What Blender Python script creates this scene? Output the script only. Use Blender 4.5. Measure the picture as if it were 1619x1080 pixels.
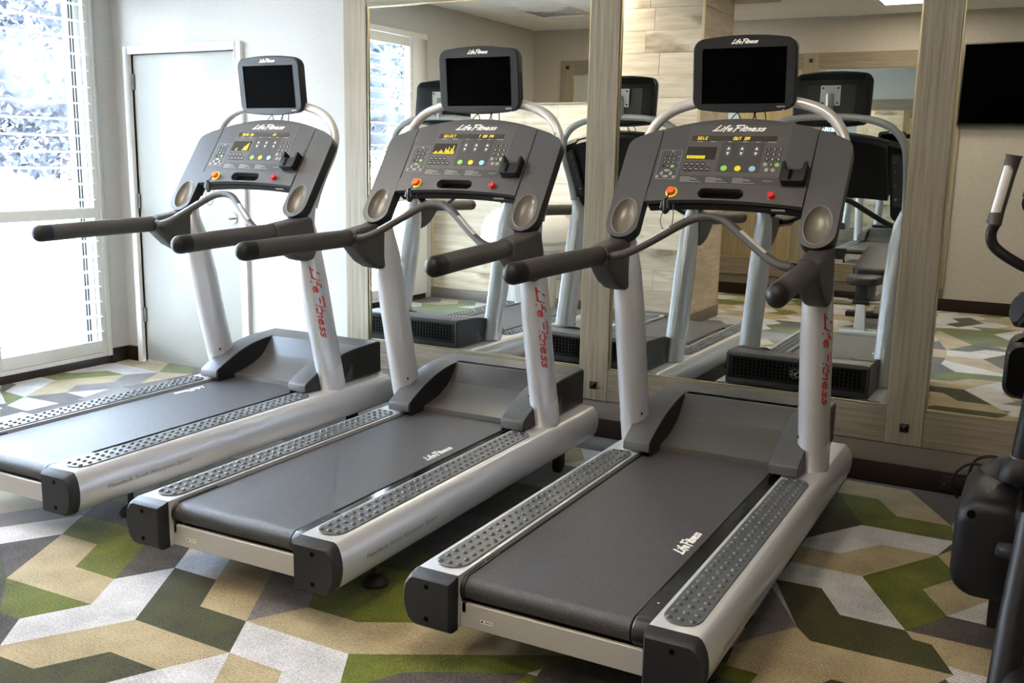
import bpy, bmesh, math, random
from mathutils import Vector, Matrix
from mathutils.geometry import tessellate_polygon
random.seed(7)
sc = bpy.context.scene
for o in list(bpy.data.objects):
    bpy.data.objects.remove(o)
COL = sc.collection
PI = math.pi

# ------------------------------------------------------------------ camera, sky, sun, exposure
cam_d = bpy.data.cameras.new('camera')
cam = bpy.data.objects.new('camera', cam_d)
COL.objects.link(cam)
cam_d.sensor_width = 36.0
cam_d.lens = 1556.72 * 36.0 / 1619.0
cam_d.clip_start = 0.05
Rm = ((0.87544019, -0.47171686, -0.10529803), (0.48298229, 0.86202379, 0.15376313), (0.01823675, -0.18546751, 0.98248116))
m = Matrix.Identity(4)
for i in range(3):
    m[i][0] = Rm[i][0]
    m[i][1] = Rm[i][2]
    m[i][2] = -Rm[i][1]
m[0][3], m[1][3], m[2][3] = 0.0, -4.68, 1.46391
cam.matrix_world = m
sc.camera = cam

SKY = 70.0
LAMP = 23.0
w = bpy.data.worlds.new('sky')
sc.world = w
w.use_nodes = True
nt = w.node_tree
bg = nt.nodes['Background']
tc = nt.nodes.new('ShaderNodeTexCoord')
sp = nt.nodes.new('ShaderNodeSeparateXYZ')
rp = nt.nodes.new('ShaderNodeValToRGB')
rp.color_ramp.elements[0].position = 0.0
rp.color_ramp.elements[0].color = (0.83, 0.91, 1.0, 1)
rp.color_ramp.elements[1].position = 0.7
rp.color_ramp.elements[1].color = (0.54, 0.71, 1.0, 1)
nt.links.new(tc.outputs['Generated'], sp.inputs[0])
nt.links.new(sp.outputs['Z'], rp.inputs[0])
nt.links.new(rp.outputs[0], bg.inputs['Color'])
bg.inputs['Strength'].default_value = SKY
sun_d = bpy.data.lights.new('sun', 'SUN')
sun_d.energy = 130.0
sun_d.angle = 0.02
sun_d.color = (1.0, 0.96, 0.9)
sun = bpy.data.objects.new('sun', sun_d)
COL.objects.link(sun)
sun.location = (-6, -3, 12)
sun.rotation_euler = (math.radians(12), math.radians(18), 0)   # comes from the building's own side, so none falls through the window
pd = bpy.data.lights.new('window_portal', 'AREA')
pd.shape = 'RECTANGLE'
pd.size = 3.7
pd.size_y = 2.7
pd.cycles.is_portal = True
po = bpy.data.objects.new('window_portal', pd)
COL.objects.link(po)
po.location = (-5.9, -1.95, 1.35)
po.rotation_euler = (0, math.radians(-90), 0)

vs = sc.view_settings
vs.view_transform = 'Standard'
vs.look = 'None'
vs.gamma = 1.0
vs.use_curve_mapping = False
vs.exposure = 0.42
try:
    sc.cycles.use_denoising = True
    sc.cycles.max_bounces = 14
    sc.cycles.diffuse_bounces = 6
    sc.cycles.glossy_bounces = 6
    sc.cycles.transparent_max_bounces = 16
    sc.cycles.sample_clamp_indirect = 8.0
    sc.cycles.caustics_reflective = True
    sc.cycles.blur_glossy = 0.5
    sc.cycles.caustics_refractive = False
except Exception:
    pass

# ------------------------------------------------------------------ materials
def lin(r, g, b):
    f = lambda c: (c / 12.92 if c <= 0.04045 else ((c + 0.055) / 1.055) ** 2.4)
    return (f(r / 255.0), f(g / 255.0), f(b / 255.0), 1.0)

def mat(name, rgb, rough=0.5, metal=0.0, var=None, bump=None, spec=0.5, coat=0.0, emit=None, stretch=(1, 1, 1), detail=3.0):
    """var = (noise scale, second colour); bump = (noise scale, strength)"""
    mt = bpy.data.materials.new(name)
    mt.use_nodes = True
    n = mt.node_tree
    b = n.nodes['Principled BSDF']
    b.inputs['Base Color'].default_value = lin(*rgb)
    b.inputs['Roughness'].default_value = rough
    b.inputs['Metallic'].default_value = metal
    b.inputs['Specular IOR Level'].default_value = spec
    b.inputs['Coat Weight'].default_value = coat
    if emit:
        b.inputs['Emission Color'].default_value = lin(*emit[0])
        b.inputs['Emission Strength'].default_value = emit[1]
    if var or bump:
        tx = n.nodes.new('ShaderNodeTexCoord')
        mp = n.nodes.new('ShaderNodeMapping')
        mp.inputs['Scale'].default_value = stretch
        n.links.new(tx.outputs['Object'], mp.inputs[0])
    if var:
        t = n.nodes.new('ShaderNodeTexNoise')
        t.inputs['Scale'].default_value = var[0]
        t.inputs['Detail'].default_value = detail
        n.links.new(mp.outputs[0], t.inputs['Vector'])
        cr = n.nodes.new('ShaderNodeValToRGB')
        cr.color_ramp.elements[0].position = 0.36
        cr.color_ramp.elements[0].color = lin(*rgb)
        cr.color_ramp.elements[1].position = 0.64
        cr.color_ramp.elements[1].color = lin(*var[1])
        n.links.new(t.outputs['Fac'], cr.inputs[0])
        n.links.new(cr.outputs[0], b.inputs['Base Color'])
    if bump:
        t2 = n.nodes.new('ShaderNodeTexNoise')
        t2.inputs['Scale'].default_value = bump[0]
        t2.inputs['Detail'].default_value = 2.0
        n.links.new(mp.outputs[0], t2.inputs['Vector'])
        bp = n.nodes.new('ShaderNodeBump')
        bp.inputs['Strength'].default_value = bump[1]
        bp.inputs['Distance'].default_value = 0.002
        n.links.new(t2.outputs['Fac'], bp.inputs['Height'])
        n.links.new(bp.outputs[0], b.inputs['Normal'])
    return mt

def wood(name, rgb, rgb2, grain, dark=None, knots=False, rough=0.55):
    """grain = scale vector (small along the grain); knots adds dark blots"""
    mt = bpy.data.materials.new(name)
    mt.use_nodes = True
    n = mt.node_tree
    b = n.nodes['Principled BSDF']
    b.inputs['Roughness'].default_value = rough
    b.inputs['Specular IOR Level'].default_value = 0.3
    tx = n.nodes.new('ShaderNodeTexCoord')
    oi = n.nodes.new('ShaderNodeObjectInfo')
    ad = n.nodes.new('ShaderNodeVectorMath')
    ad.operation = 'ADD'
    sc_ = n.nodes.new('ShaderNodeVectorMath')
    sc_.operation = 'SCALE'
    cb = n.nodes.new('ShaderNodeCombineXYZ')
    for k in range(3):
        n.links.new(oi.outputs['Random'], cb.inputs[k])
    n.links.new(cb.outputs[0], sc_.inputs[0])
    sc_.inputs['Scale'].default_value = 37.0
    n.links.new(tx.outputs['Object'], ad.inputs[0])
    n.links.new(sc_.outputs[0], ad.inputs[1])
    mp = n.nodes.new('ShaderNodeMapping')
    mp.inputs['Scale'].default_value = grain
    n.links.new(ad.outputs[0], mp.inputs[0])
    t = n.nodes.new('ShaderNodeTexNoise')
    t.inputs['Scale'].default_value = 1.0
    t.inputs['Detail'].default_value = 6.0
    t.inputs['Roughness'].default_value = 0.65
    n.links.new(mp.outputs[0], t.inputs['Vector'])
    cr = n.nodes.new('ShaderNodeValToRGB')
    cr.color_ramp.elements[0].position = 0.32
    cr.color_ramp.elements[0].color = lin(*rgb2)
    cr.color_ramp.elements[1].position = 0.66
    cr.color_ramp.elements[1].color = lin(*rgb)
    n.links.new(t.outputs['Fac'], cr.inputs[0])
    last = cr.outputs[0]
    if knots:
        t3 = n.nodes.new('ShaderNodeTexNoise')
        t3.inputs['Scale'].default_value = 3.2
        t3.inputs['Detail'].default_value = 4.0
        mp3 = n.nodes.new('ShaderNodeMapping')
        mp3.inputs['Scale'].default_value = (0.6, 0.6, 1.5)
        n.links.new(ad.outputs[0], mp3.inputs[0])
        n.links.new(mp3.outputs[0], t3.inputs['Vector'])
        c3 = n.nodes.new('ShaderNodeValToRGB')
        c3.color_ramp.elements[0].position = 0.57
        c3.color_ramp.elements[0].color = (0, 0, 0, 1)
        c3.color_ramp.elements[1].position = 0.72
        c3.color_ramp.elements[1].color = (0.8, 0.8, 0.8, 1)
        n.links.new(t3.outputs['Fac'], c3.inputs[0])
        mx = n.nodes.new('ShaderNodeMixRGB')
        mx.inputs['Color2'].default_value = lin(*dark)
        n.links.new(c3.outputs[0], mx.inputs['Fac'])
        n.links.new(last, mx.inputs['Color1'])
        hs = n.nodes.new('ShaderNodeHueSaturation')
        ml = n.nodes.new('ShaderNodeMapRange')
        ml.inputs['To Min'].default_value = 0.86
        ml.inputs['To Max'].default_value = 1.08
        n.links.new(oi.outputs['Random'], ml.inputs['Value'])
        n.links.new(ml.outputs[0], hs.inputs['Value'])
        n.links.new(mx.outputs[0], hs.inputs['Color'])
        last = hs.outputs[0]
    n.links.new(last, b.inputs['Base Color'])
    return mt

def carpet(name, rgb, rgb2, var=22.0, rib=0.0, mid=0.5):
    mt = bpy.data.materials.new(name)
    mt.use_nodes = True
    n = mt.node_tree
    b = n.nodes['Principled BSDF']
    b.inputs['Roughness'].default_value = 0.95
    b.inputs['Specular IOR Level'].default_value = 0.1
    b.inputs['Sheen Weight'].default_value = 0.35
    b.inputs['Sheen Roughness'].default_value = 0.35
    tx = n.nodes.new('ShaderNodeTexCoord')
    big = n.nodes.new('ShaderNodeTexNoise')
    big.inputs['Scale'].default_value = 6.0
    big.inputs['Detail'].default_value = 5.0
    fine = n.nodes.new('ShaderNodeTexNoise')
    fine.inputs['Scale'].default_value = 170.0
    fine.inputs['Detail'].default_value = 2.0
    for t in (big, fine):
        n.links.new(tx.outputs['Object'], t.inputs['Vector'])
    ma = n.nodes.new('ShaderNodeMath')
    ma.operation = 'MULTIPLY_ADD'
    ma.inputs[1].default_value = 0.75
    n.links.new(fine.outputs['Fac'], ma.inputs[0])
    mb_ = n.nodes.new('ShaderNodeMath')
    mb_.operation = 'MULTIPLY'
    mb_.inputs[1].default_value = 0.5
    n.links.new(big.outputs['Fac'], mb_.inputs[0])
    n.links.new(mb_.outputs[0], ma.inputs[2])
    last = ma.outputs[0]
    if rib:
        wv = n.nodes.new('ShaderNodeTexWave')
        wv.inputs['Scale'].default_value = 34.0
        wv.inputs['Distortion'].default_value = 0.4
        mp = n.nodes.new('ShaderNodeMapping')
        mp.inputs['Rotation'].default_value = (0, 0, 0.55)
        n.links.new(tx.outputs['Object'], mp.inputs[0])
        n.links.new(mp.outputs[0], wv.inputs['Vector'])
        m2 = n.nodes.new('ShaderNodeMath')
        m2.operation = 'MULTIPLY_ADD'
        m2.inputs[1].default_value = rib
        n.links.new(wv.outputs['Fac'], m2.inputs[0])
        n.links.new(last, m2.inputs[2])
        last = m2.outputs[0]
    cr = n.nodes.new('ShaderNodeValToRGB')
    cr.color_ramp.elements[0].position = mid - 0.04 + rib * 0.5
    cr.color_ramp.elements[0].color = lin(*rgb2)
    cr.color_ramp.elements[1].position = mid + 0.26 + rib * 0.5
    cr.color_ramp.elements[1].color = lin(*rgb)
    n.links.new(last, cr.inputs[0])
    n.links.new(cr.outputs[0], b.inputs['Base Color'])
    bp = n.nodes.new('ShaderNodeBump')
    bp.inputs['Strength'].default_value = 0.35
    bp.inputs['Distance'].default_value = 0.003
    n.links.new(last, bp.inputs['Height'])
    n.links.new(bp.outputs[0], b.inputs['Normal'])
    return mt

def glass(name, tint=(0.96, 0.98, 0.98)):
    mt = bpy.data.materials.new(name)
    mt.use_nodes = True
    n = mt.node_tree
    for x in list(n.nodes):
        if x.type != 'OUTPUT_MATERIAL':
            n.nodes.remove(x)
    out = [x for x in n.nodes if x.type == 'OUTPUT_MATERIAL'][0]
    tr = n.nodes.new('ShaderNodeBsdfTransparent')
    tr.inputs[0].default_value = (*tint, 1)
    gl = n.nodes.new('ShaderNodeBsdfGlossy')
    gl.inputs['Roughness'].default_value = 0.0
    lw_ = n.nodes.new('ShaderNodeLayerWeight')
    pw = n.nodes.new('ShaderNodeMath')
    pw.operation = 'POWER'
    pw.inputs[1].default_value = 5.0
    n.links.new(lw_.outputs['Facing'], pw.inputs[0])
    fr = n.nodes.new('ShaderNodeMath')
    fr.operation = 'MULTIPLY_ADD'
    fr.inputs[1].default_value = 0.9
    fr.inputs[2].default_value = 0.04
    n.links.new(pw.outputs[0], fr.inputs[0])
    mx = n.nodes.new('ShaderNodeMixShader')
    n.links.new(fr.outputs[0], mx.inputs[0])
    n.links.new(tr.outputs[0], mx.inputs[1])
    n.links.new(gl.outputs[0], mx.inputs[2])
    n.links.new(mx.outputs[0], out.inputs[0])
    return mt

def emitter(name, rgb, strength):
    mt = bpy.data.materials.new(name)
    mt.use_nodes = True
    n = mt.node_tree
    for x in list(n.nodes):
        if x.type != 'OUTPUT_MATERIAL':
            n.nodes.remove(x)
    out = [x for x in n.nodes if x.type == 'OUTPUT_MATERIAL'][0]
    e = n.nodes.new('ShaderNodeEmission')
    e.inputs[0].default_value = lin(*rgb)
    e.inputs[1].default_value = strength
    n.links.new(e.outputs[0], out.inputs[0])
    return mt

MT = {
    'silver': mat('silver_paint', (212, 214, 218), 0.27, 0.4, bump=(900, 0.06)),
    'silver_light': mat('silver_tube', (212, 211, 208), 0.26, 0.4),
    'plate': mat('silver_plate', (190, 187, 182), 0.42, 0.3),
    'grey': mat('grey_plastic', (72, 71, 71), 0.42, 0.15, bump=(700, 0.12)),
    'grey_hood': mat('hood_plastic', (80, 80, 81), 0.42, 0.15, bump=(600, 0.1)),  # hood covers: slightly lighter grey than the console plastic
    'scoop': mat('scoop_plastic', (98, 95, 91), 0.36, 0.35, bump=(600, 0.08)),
    'cup': mat('cup_lining', (116, 111, 103), 0.33, 0.2),
    'overlay': mat('overlay_film', (80, 77, 75), 0.4, 0.1),
    'overlay_dark': mat('overlay_film_dark', (62, 60, 59), 0.4, 0.1),
    'charcoal': mat('charcoal_plastic', (25, 25, 27), 0.45, bump=(500, 0.15), spec=0.3),
    'cap': mat('end_cap_plastic', (34, 34, 37), 0.5, bump=(700, 0.2), spec=0.35),
    'grip': mat('foam_grip', (64, 61, 58), 0.55, bump=(420, 0.35)),
    'black': mat('black_plastic', (20, 20, 22), 0.4),
    'blackdeep': mat('black_recess', (5, 5, 6), 0.7, spec=0.05),
    'gloss': mat('black_gloss_strip', (10, 13, 14), 0.1, spec=0.5),
    'screen': mat('screen_glass', (2, 2, 2), 0.3, spec=0.004),
    'belt': mat('belt_rubber', (42, 41, 43), 0.4, var=(300, (78, 77, 80)), bump=(500, 0.6)),
    'pad': mat('foot_pad_rubber', (74, 77, 79), 0.36),
    'white': mat('white_print', (238, 236, 228), 0.5),
    'dim': mat('grey_print', (150, 147, 142), 0.5),
    'darkprint': mat('dark_print', (38, 36, 36), 0.5),
    'red': mat('red_print', (170, 48, 34), 0.5),
    'redbtn': mat('red_button', (190, 40, 34), 0.35),
    'orange': mat('orange_button', (236, 92, 40), 0.35),
    'yellow': mat('yellow_ring', (228, 206, 40), 0.45),
    'green': mat('green_key', (128, 200, 80), 0.45),
    'blue': mat('blue_key', (150, 200, 232), 0.45),
    'key': mat('black_key', (24, 23, 23), 0.5),
    'ledoff': mat('led_window', (58, 52, 44), 0.25),
    'amber': mat('amber_led', (225, 195, 40), 0.5, emit=((250, 205, 40), 0.75)),
    'blueled': mat('blue_led', (70, 60, 230), 0.5, emit=((70, 60, 255), 2.0)),
    'chrome': mat('chrome', (215, 215, 215), 0.12, 1.0),
    'rubber': mat('black_rubber', (22, 22, 22), 0.7),
    'wall': mat('wall_covering', (184, 183, 179), 0.8, var=(90, (176, 175, 171)), bump=(260, 0.35)),
    'wallback': mat('wall_covering_back', (182, 176, 166), 0.8, var=(90, (174, 168, 158)), bump=(260, 0.35)),
    'ceil': mat('ceiling_paint', (246, 246, 245), 0.85, bump=(200, 0.1)),
    'trim': mat('white_trim', (216, 216, 212), 0.45),
    'door': mat('door_paint', (146, 145, 139), 0.5),
    'steel': mat('hinge_steel', (120, 120, 118), 0.35, 0.9),
    'base': mat('baseboard_brown', (32, 20, 14), 0.5, spec=0.3),
    'basegrey': mat('base_strip_grey', (112, 104, 92), 0.6),
    'bevel': mat('mirror_edge', (176, 168, 132), 0.28, 0.85),
    'bronze': mat('stud_bronze', (34, 29, 28), 0.35, 0.7),
    'stile': wood('frame_wood_vertical', (154, 143, 124), (122, 111, 93), (70, 70, 2.2)),
    'rail': wood('frame_wood_horizontal', (142, 131, 113), (110, 99, 82), (2.2, 70, 70)),
    'plank': wood('plank_wood', (200, 187, 166), (172, 156, 134), (2.0, 14, 26), dark=(96, 74, 54), knots=True),
    'plank_y': wood('plank_wood_side', (200, 187, 166), (172, 156, 134), (14, 2.0, 26), dark=(96, 74, 54), knots=True),
    'strip': wood('corner_strip_wood', (196, 176, 142), (168, 146, 112), (60, 60, 2.0)),
    'glass': glass('window_glass'),
    'white_plastic': mat('white_plastic', (226, 226, 222), 0.4),
    'trainer': mat('trainer_plastic', (20, 20, 23), 0.42, bump=(500, 0.15), spec=0.25),
    'vinyl': mat('bench_vinyl', (24, 22, 21), 0.45, bump=(400, 0.2)),
    'W': carpet('carpet_light', (206, 205, 206), (140, 138, 138), rib=0.32),
    'B': carpet('carpet_beige', (172, 157, 124), (126, 112, 84), rib=0.18),
    'G': carpet('carpet_green', (98, 105, 26), (56, 61, 16)),
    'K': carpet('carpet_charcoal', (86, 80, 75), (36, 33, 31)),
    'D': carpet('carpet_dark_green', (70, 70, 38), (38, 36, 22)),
    'L': carpet('carpet_grey', (122, 117, 116), (80, 76, 75)),
    'pave': mat('paving', (226, 224, 218), 0.9, var=(3, (216, 213, 206)), bump=(60, 0.2)),
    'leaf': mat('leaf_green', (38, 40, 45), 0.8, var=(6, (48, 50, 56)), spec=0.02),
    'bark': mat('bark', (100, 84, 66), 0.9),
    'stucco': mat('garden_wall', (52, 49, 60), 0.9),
    'mirror': mat('mirror_silvering', (232, 236, 233), 0.0, 1.0),
    'troffer': emitter('lamp_diffuser', (255, 238, 216), LAMP),
}

# ------------------------------------------------------------------ mesh helpers
class MB:
    def __init__(s):
        s.v, s.f, s.m = [], [], []
    def add(s, vs_, fs, mi=0):
        o = len(s.v)
        s.v += [tuple(p) for p in vs_]
        s.f += [tuple(i + o for i in f) for f in fs]
        s.m += [mi] * len(fs)
        return s
    def box(s, x0, x1, y0, y1, z0, z1, mi=0):
        return s.add([(x0, y0, z0), (x1, y0, z0), (x1, y1, z0), (x0, y1, z0), (x0, y0, z1), (x1, y0, z1), (x1, y1, z1), (x0, y1, z1)],
                     [(0, 3, 2, 1), (4, 5, 6, 7), (0, 1, 5, 4), (1, 2, 6, 5), (2, 3, 7, 6), (3, 0, 4, 7)], mi)
    def loft(s, rings, caps=True, closed=True, mi=0):
        n = len(rings[0])
        vs_ = [p for r in rings for p in r]
        fs = []
        for i in range(len(rings) - 1):
            for j in range(n if closed else n - 1):
                k = (j + 1) % n
                fs.append((i * n + j, i * n + k, (i + 1) * n + k, (i + 1) * n + j))
        if caps:
            fs.append(tuple(range(n))[::-1])
            fs.append(tuple((len(rings) - 1) * n + j for j in range(n)))
        return s.add(vs_, fs, mi)
    def prism(s, pts, fn, a, b, mi=0):
        """pts: 2D loop, fn(u,v,w) -> 3D, extruded from w=a to w=b"""
        return s.loft([[fn(p[0], p[1], a) for p in pts], [fn(p[0], p[1], b) for p in pts]], mi=mi)
    def plate(s, outer, holes, fn, a, b, back=True, mi=0, hole_depth=None):
        loops = [outer] + holes
        flat = [p for l in loops for p in l]
        tris = tessellate_polygon([[Vector((p[0], p[1], 0)) for p in l] for l in loops])
        s.add([fn(p[0], p[1], a) for p in flat], [tuple(t) for t in tris], mi)
        n = len(outer)
        s.add([fn(p[0], p[1], a) for p in outer] + [fn(p[0], p[1], b) for p in outer],
              [(j, (j + 1) % n, n + (j + 1) % n, n + j) for j in range(n)] + ([tuple(range(n, 2 * n))] if back else []), mi)
        hd = b if hole_depth is None else hole_depth
        for h in holes:
            n = len(h)
            s.add([fn(p[0], p[1], a) for p in h] + [fn(p[0], p[1], hd) for p in h], [(j, (j + 1) % n, n + (j + 1) % n, n + j) for j in range(n)], mi)
        return s
    def flat(s, pts, fn, wv, mi=0):
        return s.add([fn(p[0], p[1], wv) for p in pts], [tuple(range(len(pts)))], mi)
    def tube(s, path, r, n=14, caps=True, dome=False, up=(0, 0, 1), mi=0):
        """r: number, (rx, rz), or a list of either per point"""
        P = [Vector(p) for p in path]
        rs = r if isinstance(r, list) else [r] * len(P)
        rs = [q if isinstance(q, tuple) else (q, q) for q in rs]
        if dome:
            for end in ((0, 1), (-1, -2)) if dome == 2 else ((-1, -2),):
                pass
        rings = []
        prev = None
        for i, p in enumerate(P):
            t = (P[min(i + 1, len(P) - 1)] - P[max(i - 1, 0)]).normalized()
            if prev is None:
                u = Vector(up)
                if abs(t.dot(u)) > 0.95:
                    u = Vector((0, 1, 0)) if abs(t.y) < 0.9 else Vector((1, 0, 0))
                a = t.cross(u).normalized()
            else:
                a = (prev - t * prev.dot(t)).normalized()
            prev = a
            b = a.cross(t).normalized()
            rings.append([p + a * (rs[i][0] * math.cos(2 * PI * j / n)) + b * (rs[i][1] * math.sin(2 * PI * j / n)) for j in range(n)])
        return s.loft(rings, caps, mi=mi)
    def lathe(s, prof, org=(0, 0, 0), n=24, axis='z', caps=True, mi=0):
        rings = []
        for r, h in prof:
            ring = []
            for j in range(n):
                a = 2 * PI * j / n
                q = (r * math.cos(a), r * math.sin(a), h)
                if axis == 'y':
                    q = (q[0], q[2], q[1])
                elif axis == 'x':
                    q = (q[2], q[0], q[1])
                ring.append((q[0] + org[0], q[1] + org[1], q[2] + org[2]))
            rings.append(ring)
        return s.loft(rings, caps, mi=mi)
    def grid(s, f, us, vs_, mi=0):
        nu, nv = len(us), len(vs_)
        return s.add([f(u, v) for v in vs_ for u in us], [(j * nu + i, j * nu + i + 1, (j + 1) * nu + i + 1, (j + 1) * nu + i) for j in range(nv - 1) for i in range(nu - 1)], mi)

def mesh(name, mb, mats, bevel=0.0, seg=2, smooth=35, fix=True):
    me = bpy.data.meshes.new(name)
    me.from_pydata(mb.v, [], mb.f)
    if not isinstance(mats, (list, tuple)):
        mats = [mats]
    for x in mats:
        me.materials.append(MT[x] if isinstance(x, str) else x)
    if len(mats) > 1:
        me.polygons.foreach_set('material_index', mb.m)
    bm = bmesh.new()
    bm.from_mesh(me)
    if fix:
        bmesh.ops.recalc_face_normals(bm, faces=bm.faces)
    if bevel:
        bmesh.ops.remove_doubles(bm, verts=bm.verts, dist=1e-5)
        ed = [e for e in bm.edges if len(e.link_faces) == 2 and e.calc_face_angle(0) > math.radians(28)]
        bmesh.ops.bevel(bm, geom=ed, offset=bevel, segments=seg, profile=0.6, affect='EDGES', clamp_overlap=True)
    bm.to_mesh(me)
    bm.free()
    if smooth:
        me.shade_smooth()
        me.set_sharp_from_angle(angle=math.radians(smooth))
    return me

def link(name, me, parent=None):
    o = bpy.data.objects.new(name, me)
    COL.objects.link(o)
    if parent:
        o.parent = parent
    return o

def obj(name, mb, mats, parent=None, bevel=0.0, seg=2, smooth=35, label=None, fix=True):
    o = link(name, mesh(name, mb, mats, bevel, seg, smooth, fix), parent)
    if label:
        o['label'] = label
    return o

def tag(o, label=None, cat=None, group=None, kind=None):
    for k, v in (('label', label), ('category', cat), ('group', group), ('kind', kind)):
        if v:
            o[k] = v
    return o

def thing(name, label, cat, loc=(0, 0, 0), rz=0.0, group=None):
    o = bpy.data.objects.new(name, None)
    o.empty_display_size = 0.1
    COL.objects.link(o)
    o.location = loc
    o.rotation_euler = (0, 0, rz)
    return tag(o, label, cat, group)

def copy_tree(root, loc, rz, label):
    r = root.copy()
    COL.objects.link(r)
    r.location = loc
    r.rotation_euler = (0, 0, rz)
    r['label'] = label
    for ch in list(root.children):
        c_ = ch.copy()
        COL.objects.link(c_)
        c_.parent = r
        for g in list(ch.children):
            d_ = g.copy()
            COL.objects.link(d_)
            d_.parent = c_
    return r

def struct(name, mb, mats, parent=None, **k):
    o = obj(name, mb, mats, parent, **k)
    if not parent:
        o['kind'] = 'structure'
    return o

def frame(o_, u, v, n):
    o_, u, v, n = Vector(o_), Vector(u), Vector(v), Vector(n)
    return lambda a, b, c_: tuple(o_ + u * a + v * b + n * c_)

def catmull(pts, k=6):
    P = [Vector(p) for p in pts]
    out = []
    for i in range(len(P) - 1):
        p0, p1, p2, p3 = P[max(i - 1, 0)], P[i], P[i + 1], P[min(i + 2, len(P) - 1)]
        for j in range(k):
            t = j / k
            out.append(0.5 * ((2 * p1) + (p2 - p0) * t + (2 * p0 - 5 * p1 + 4 * p2 - p3) * t * t + (3 * p1 - p0 - 3 * p2 + p3) * t ** 3))
    out.append(P[-1])
    return out

def stadium(cx, cy, hx, hy, n=8):
    """rounded ends along the longer half axis"""
    out = []
    if hy >= hx:
        for k in range(n + 1):
            a = PI * k / n
            out.append((cx + hx * math.cos(a), cy + hy - hx + hx * math.sin(a)))
        for k in range(n + 1):
            a = PI + PI * k / n
            out.append((cx + hx * math.cos(a), cy - hy + hx + hx * math.sin(a)))
    else:
        for k in range(n + 1):
            a = -PI / 2 + PI * k / n
            out.append((cx + hx - hy + hy * math.cos(a), cy + hy * math.sin(a)))
        for k in range(n + 1):
            a = PI / 2 + PI * k / n
            out.append((cx - hx + hy + hy * math.cos(a), cy + hy * math.sin(a)))
    return out

def ellipse(cx, cy, rx, ry, n=28):
    return [(cx + rx * math.cos(2 * PI * k / n), cy + ry * math.sin(2 * PI * k / n)) for k in range(n)]

def rrect(x0, x1, y0, y1, r, n=4):
    out = []
    for cx, cy, a0 in ((x1 - r, y1 - r, 0), (x0 + r, y1 - r, 90), (x0 + r, y0 + r, 180), (x1 - r, y0 + r, 270)):
        for k in range(n + 1):
            a = math.radians(a0 + 90 * k / n)
            out.append((cx + r * math.cos(a), cy + r * math.sin(a)))
    return out

_txt = {}
def text2d(body, res=2):
    """flat letters in the x,y plane: (verts, faces, width), letter height about 0.7"""
    if body not in _txt:
        cu = bpy.data.curves.new('t', 'FONT')
        cu.body = body
        cu.resolution_u = res
        o = bpy.data.objects.new('t', cu)
        me = o.to_mesh()
        v = [(p.co.x, p.co.y) for p in me.vertices]
        f = [tuple(p.vertices) for p in me.polygons]
        o.to_mesh_clear()
        bpy.data.objects.remove(o)
        bpy.data.curves.remove(cu)
        x1 = max([p[0] for p in v] or [1])
        x0 = min([p[0] for p in v] or [0])
        _txt[body] = ([(p[0] - x0, p[1]) for p in v], f, x1 - x0)
    return _txt[body]

def put_text(mb, body, fn, x, y, w=None, hgt=None, shear=0.0, align='l', wv=0.0, mi=0):
    v, f, tw = text2d(body)
    if hgt is not None and w is not None:
        sx, sy = w / tw, hgt / 0.7
    elif hgt is not None:
        sy = hgt / 0.7
        sx = sy
    else:
        sx = sy = w / tw
    off = {'l': 0, 'c': -tw * sx / 2, 'r': -tw * sx}[align]
    mb.add([fn(x + off + (p[0] * sx) + shear * p[1] * sy, y + p[1] * sy, wv) for p in v], f, mi)

GLYPH = {
    'L': (0.52, [[(0.24, 1.0), (0.02, 0.03)], [(-0.08, 0.0), (0.48, 0.09)]]),
    'i': (0.17, [[(0.05, 0.5), (0.0, 0.0)], [(0.07, 0.70), (0.08, 0.78)]]),
    'f': (0.30, [[(0.30, 0.92), (0.20, 0.96), (0.13, 0.75), (0.06, -0.14)], [(-0.02, 0.5), (0.26, 0.53)]]),
    'e': (0.42, [[(0.03, 0.26), (0.30, 0.32), (0.27, 0.47), (0.14, 0.50), (0.03, 0.34), (0.03, 0.12), (0.14, 0.0), (0.32, 0.08)]]),
    'F': (0.62, [[(0.06, 0.90), (0.16, 0.98), (0.68, 1.0)], [(0.24, 0.98), (0.14, -0.14)], [(0.20, 0.50), (0.48, 0.54)]]),
    't': (0.25, [[(0.12, 0.82), (0.0, 0.10), (0.10, 0.0), (0.18, 0.05)], [(-0.06, 0.52), (0.24, 0.55)]]),
    'n': (0.36, [[(0.05, 0.5), (0.0, 0.0)], [(0.03, 0.32), (0.15, 0.48), (0.27, 0.46), (0.23, 0.0)]]),
    's': (0.33, [[(0.28, 0.44), (0.14, 0.50), (0.06, 0.38), (0.24, 0.20), (0.18, 0.03), (0.0, 0.04)]]),
    ' ': (0.10, []),
}
LED = {
    'S': [[(1, 1), (0, 1), (0, .5), (1, .5), (1, 0), (0, 0)]], 'E': [[(1, 1), (0, 1), (0, 0), (1, 0)], [(0, .5), (.8, .5)]], 'L': [[(0, 1), (0, 0), (1, 0)]],
    'C': [[(1, 1), (0, 1), (0, 0), (1, 0)]], 'T': [[(0, 1), (1, 1)], [(.5, 1), (.5, 0)]], 'O': [[(0, 0), (0, 1), (1, 1), (1, 0), (0, 0)]], 'U': [[(0, 1), (0, 0), (1, 0), (1, 1)]],
    'R': [[(0, 0), (0, 1), (1, 1), (1, .5), (0, .5)], [(.4, .5), (1, 0)]], 'P': [[(0, 0), (0, 1), (1, 1), (1, .5), (0, .5)]], 'A': [[(0, 0), (0, 1), (1, 1), (1, 0)], [(0, .5), (1, .5)]],
    ' ': [],
}
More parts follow.
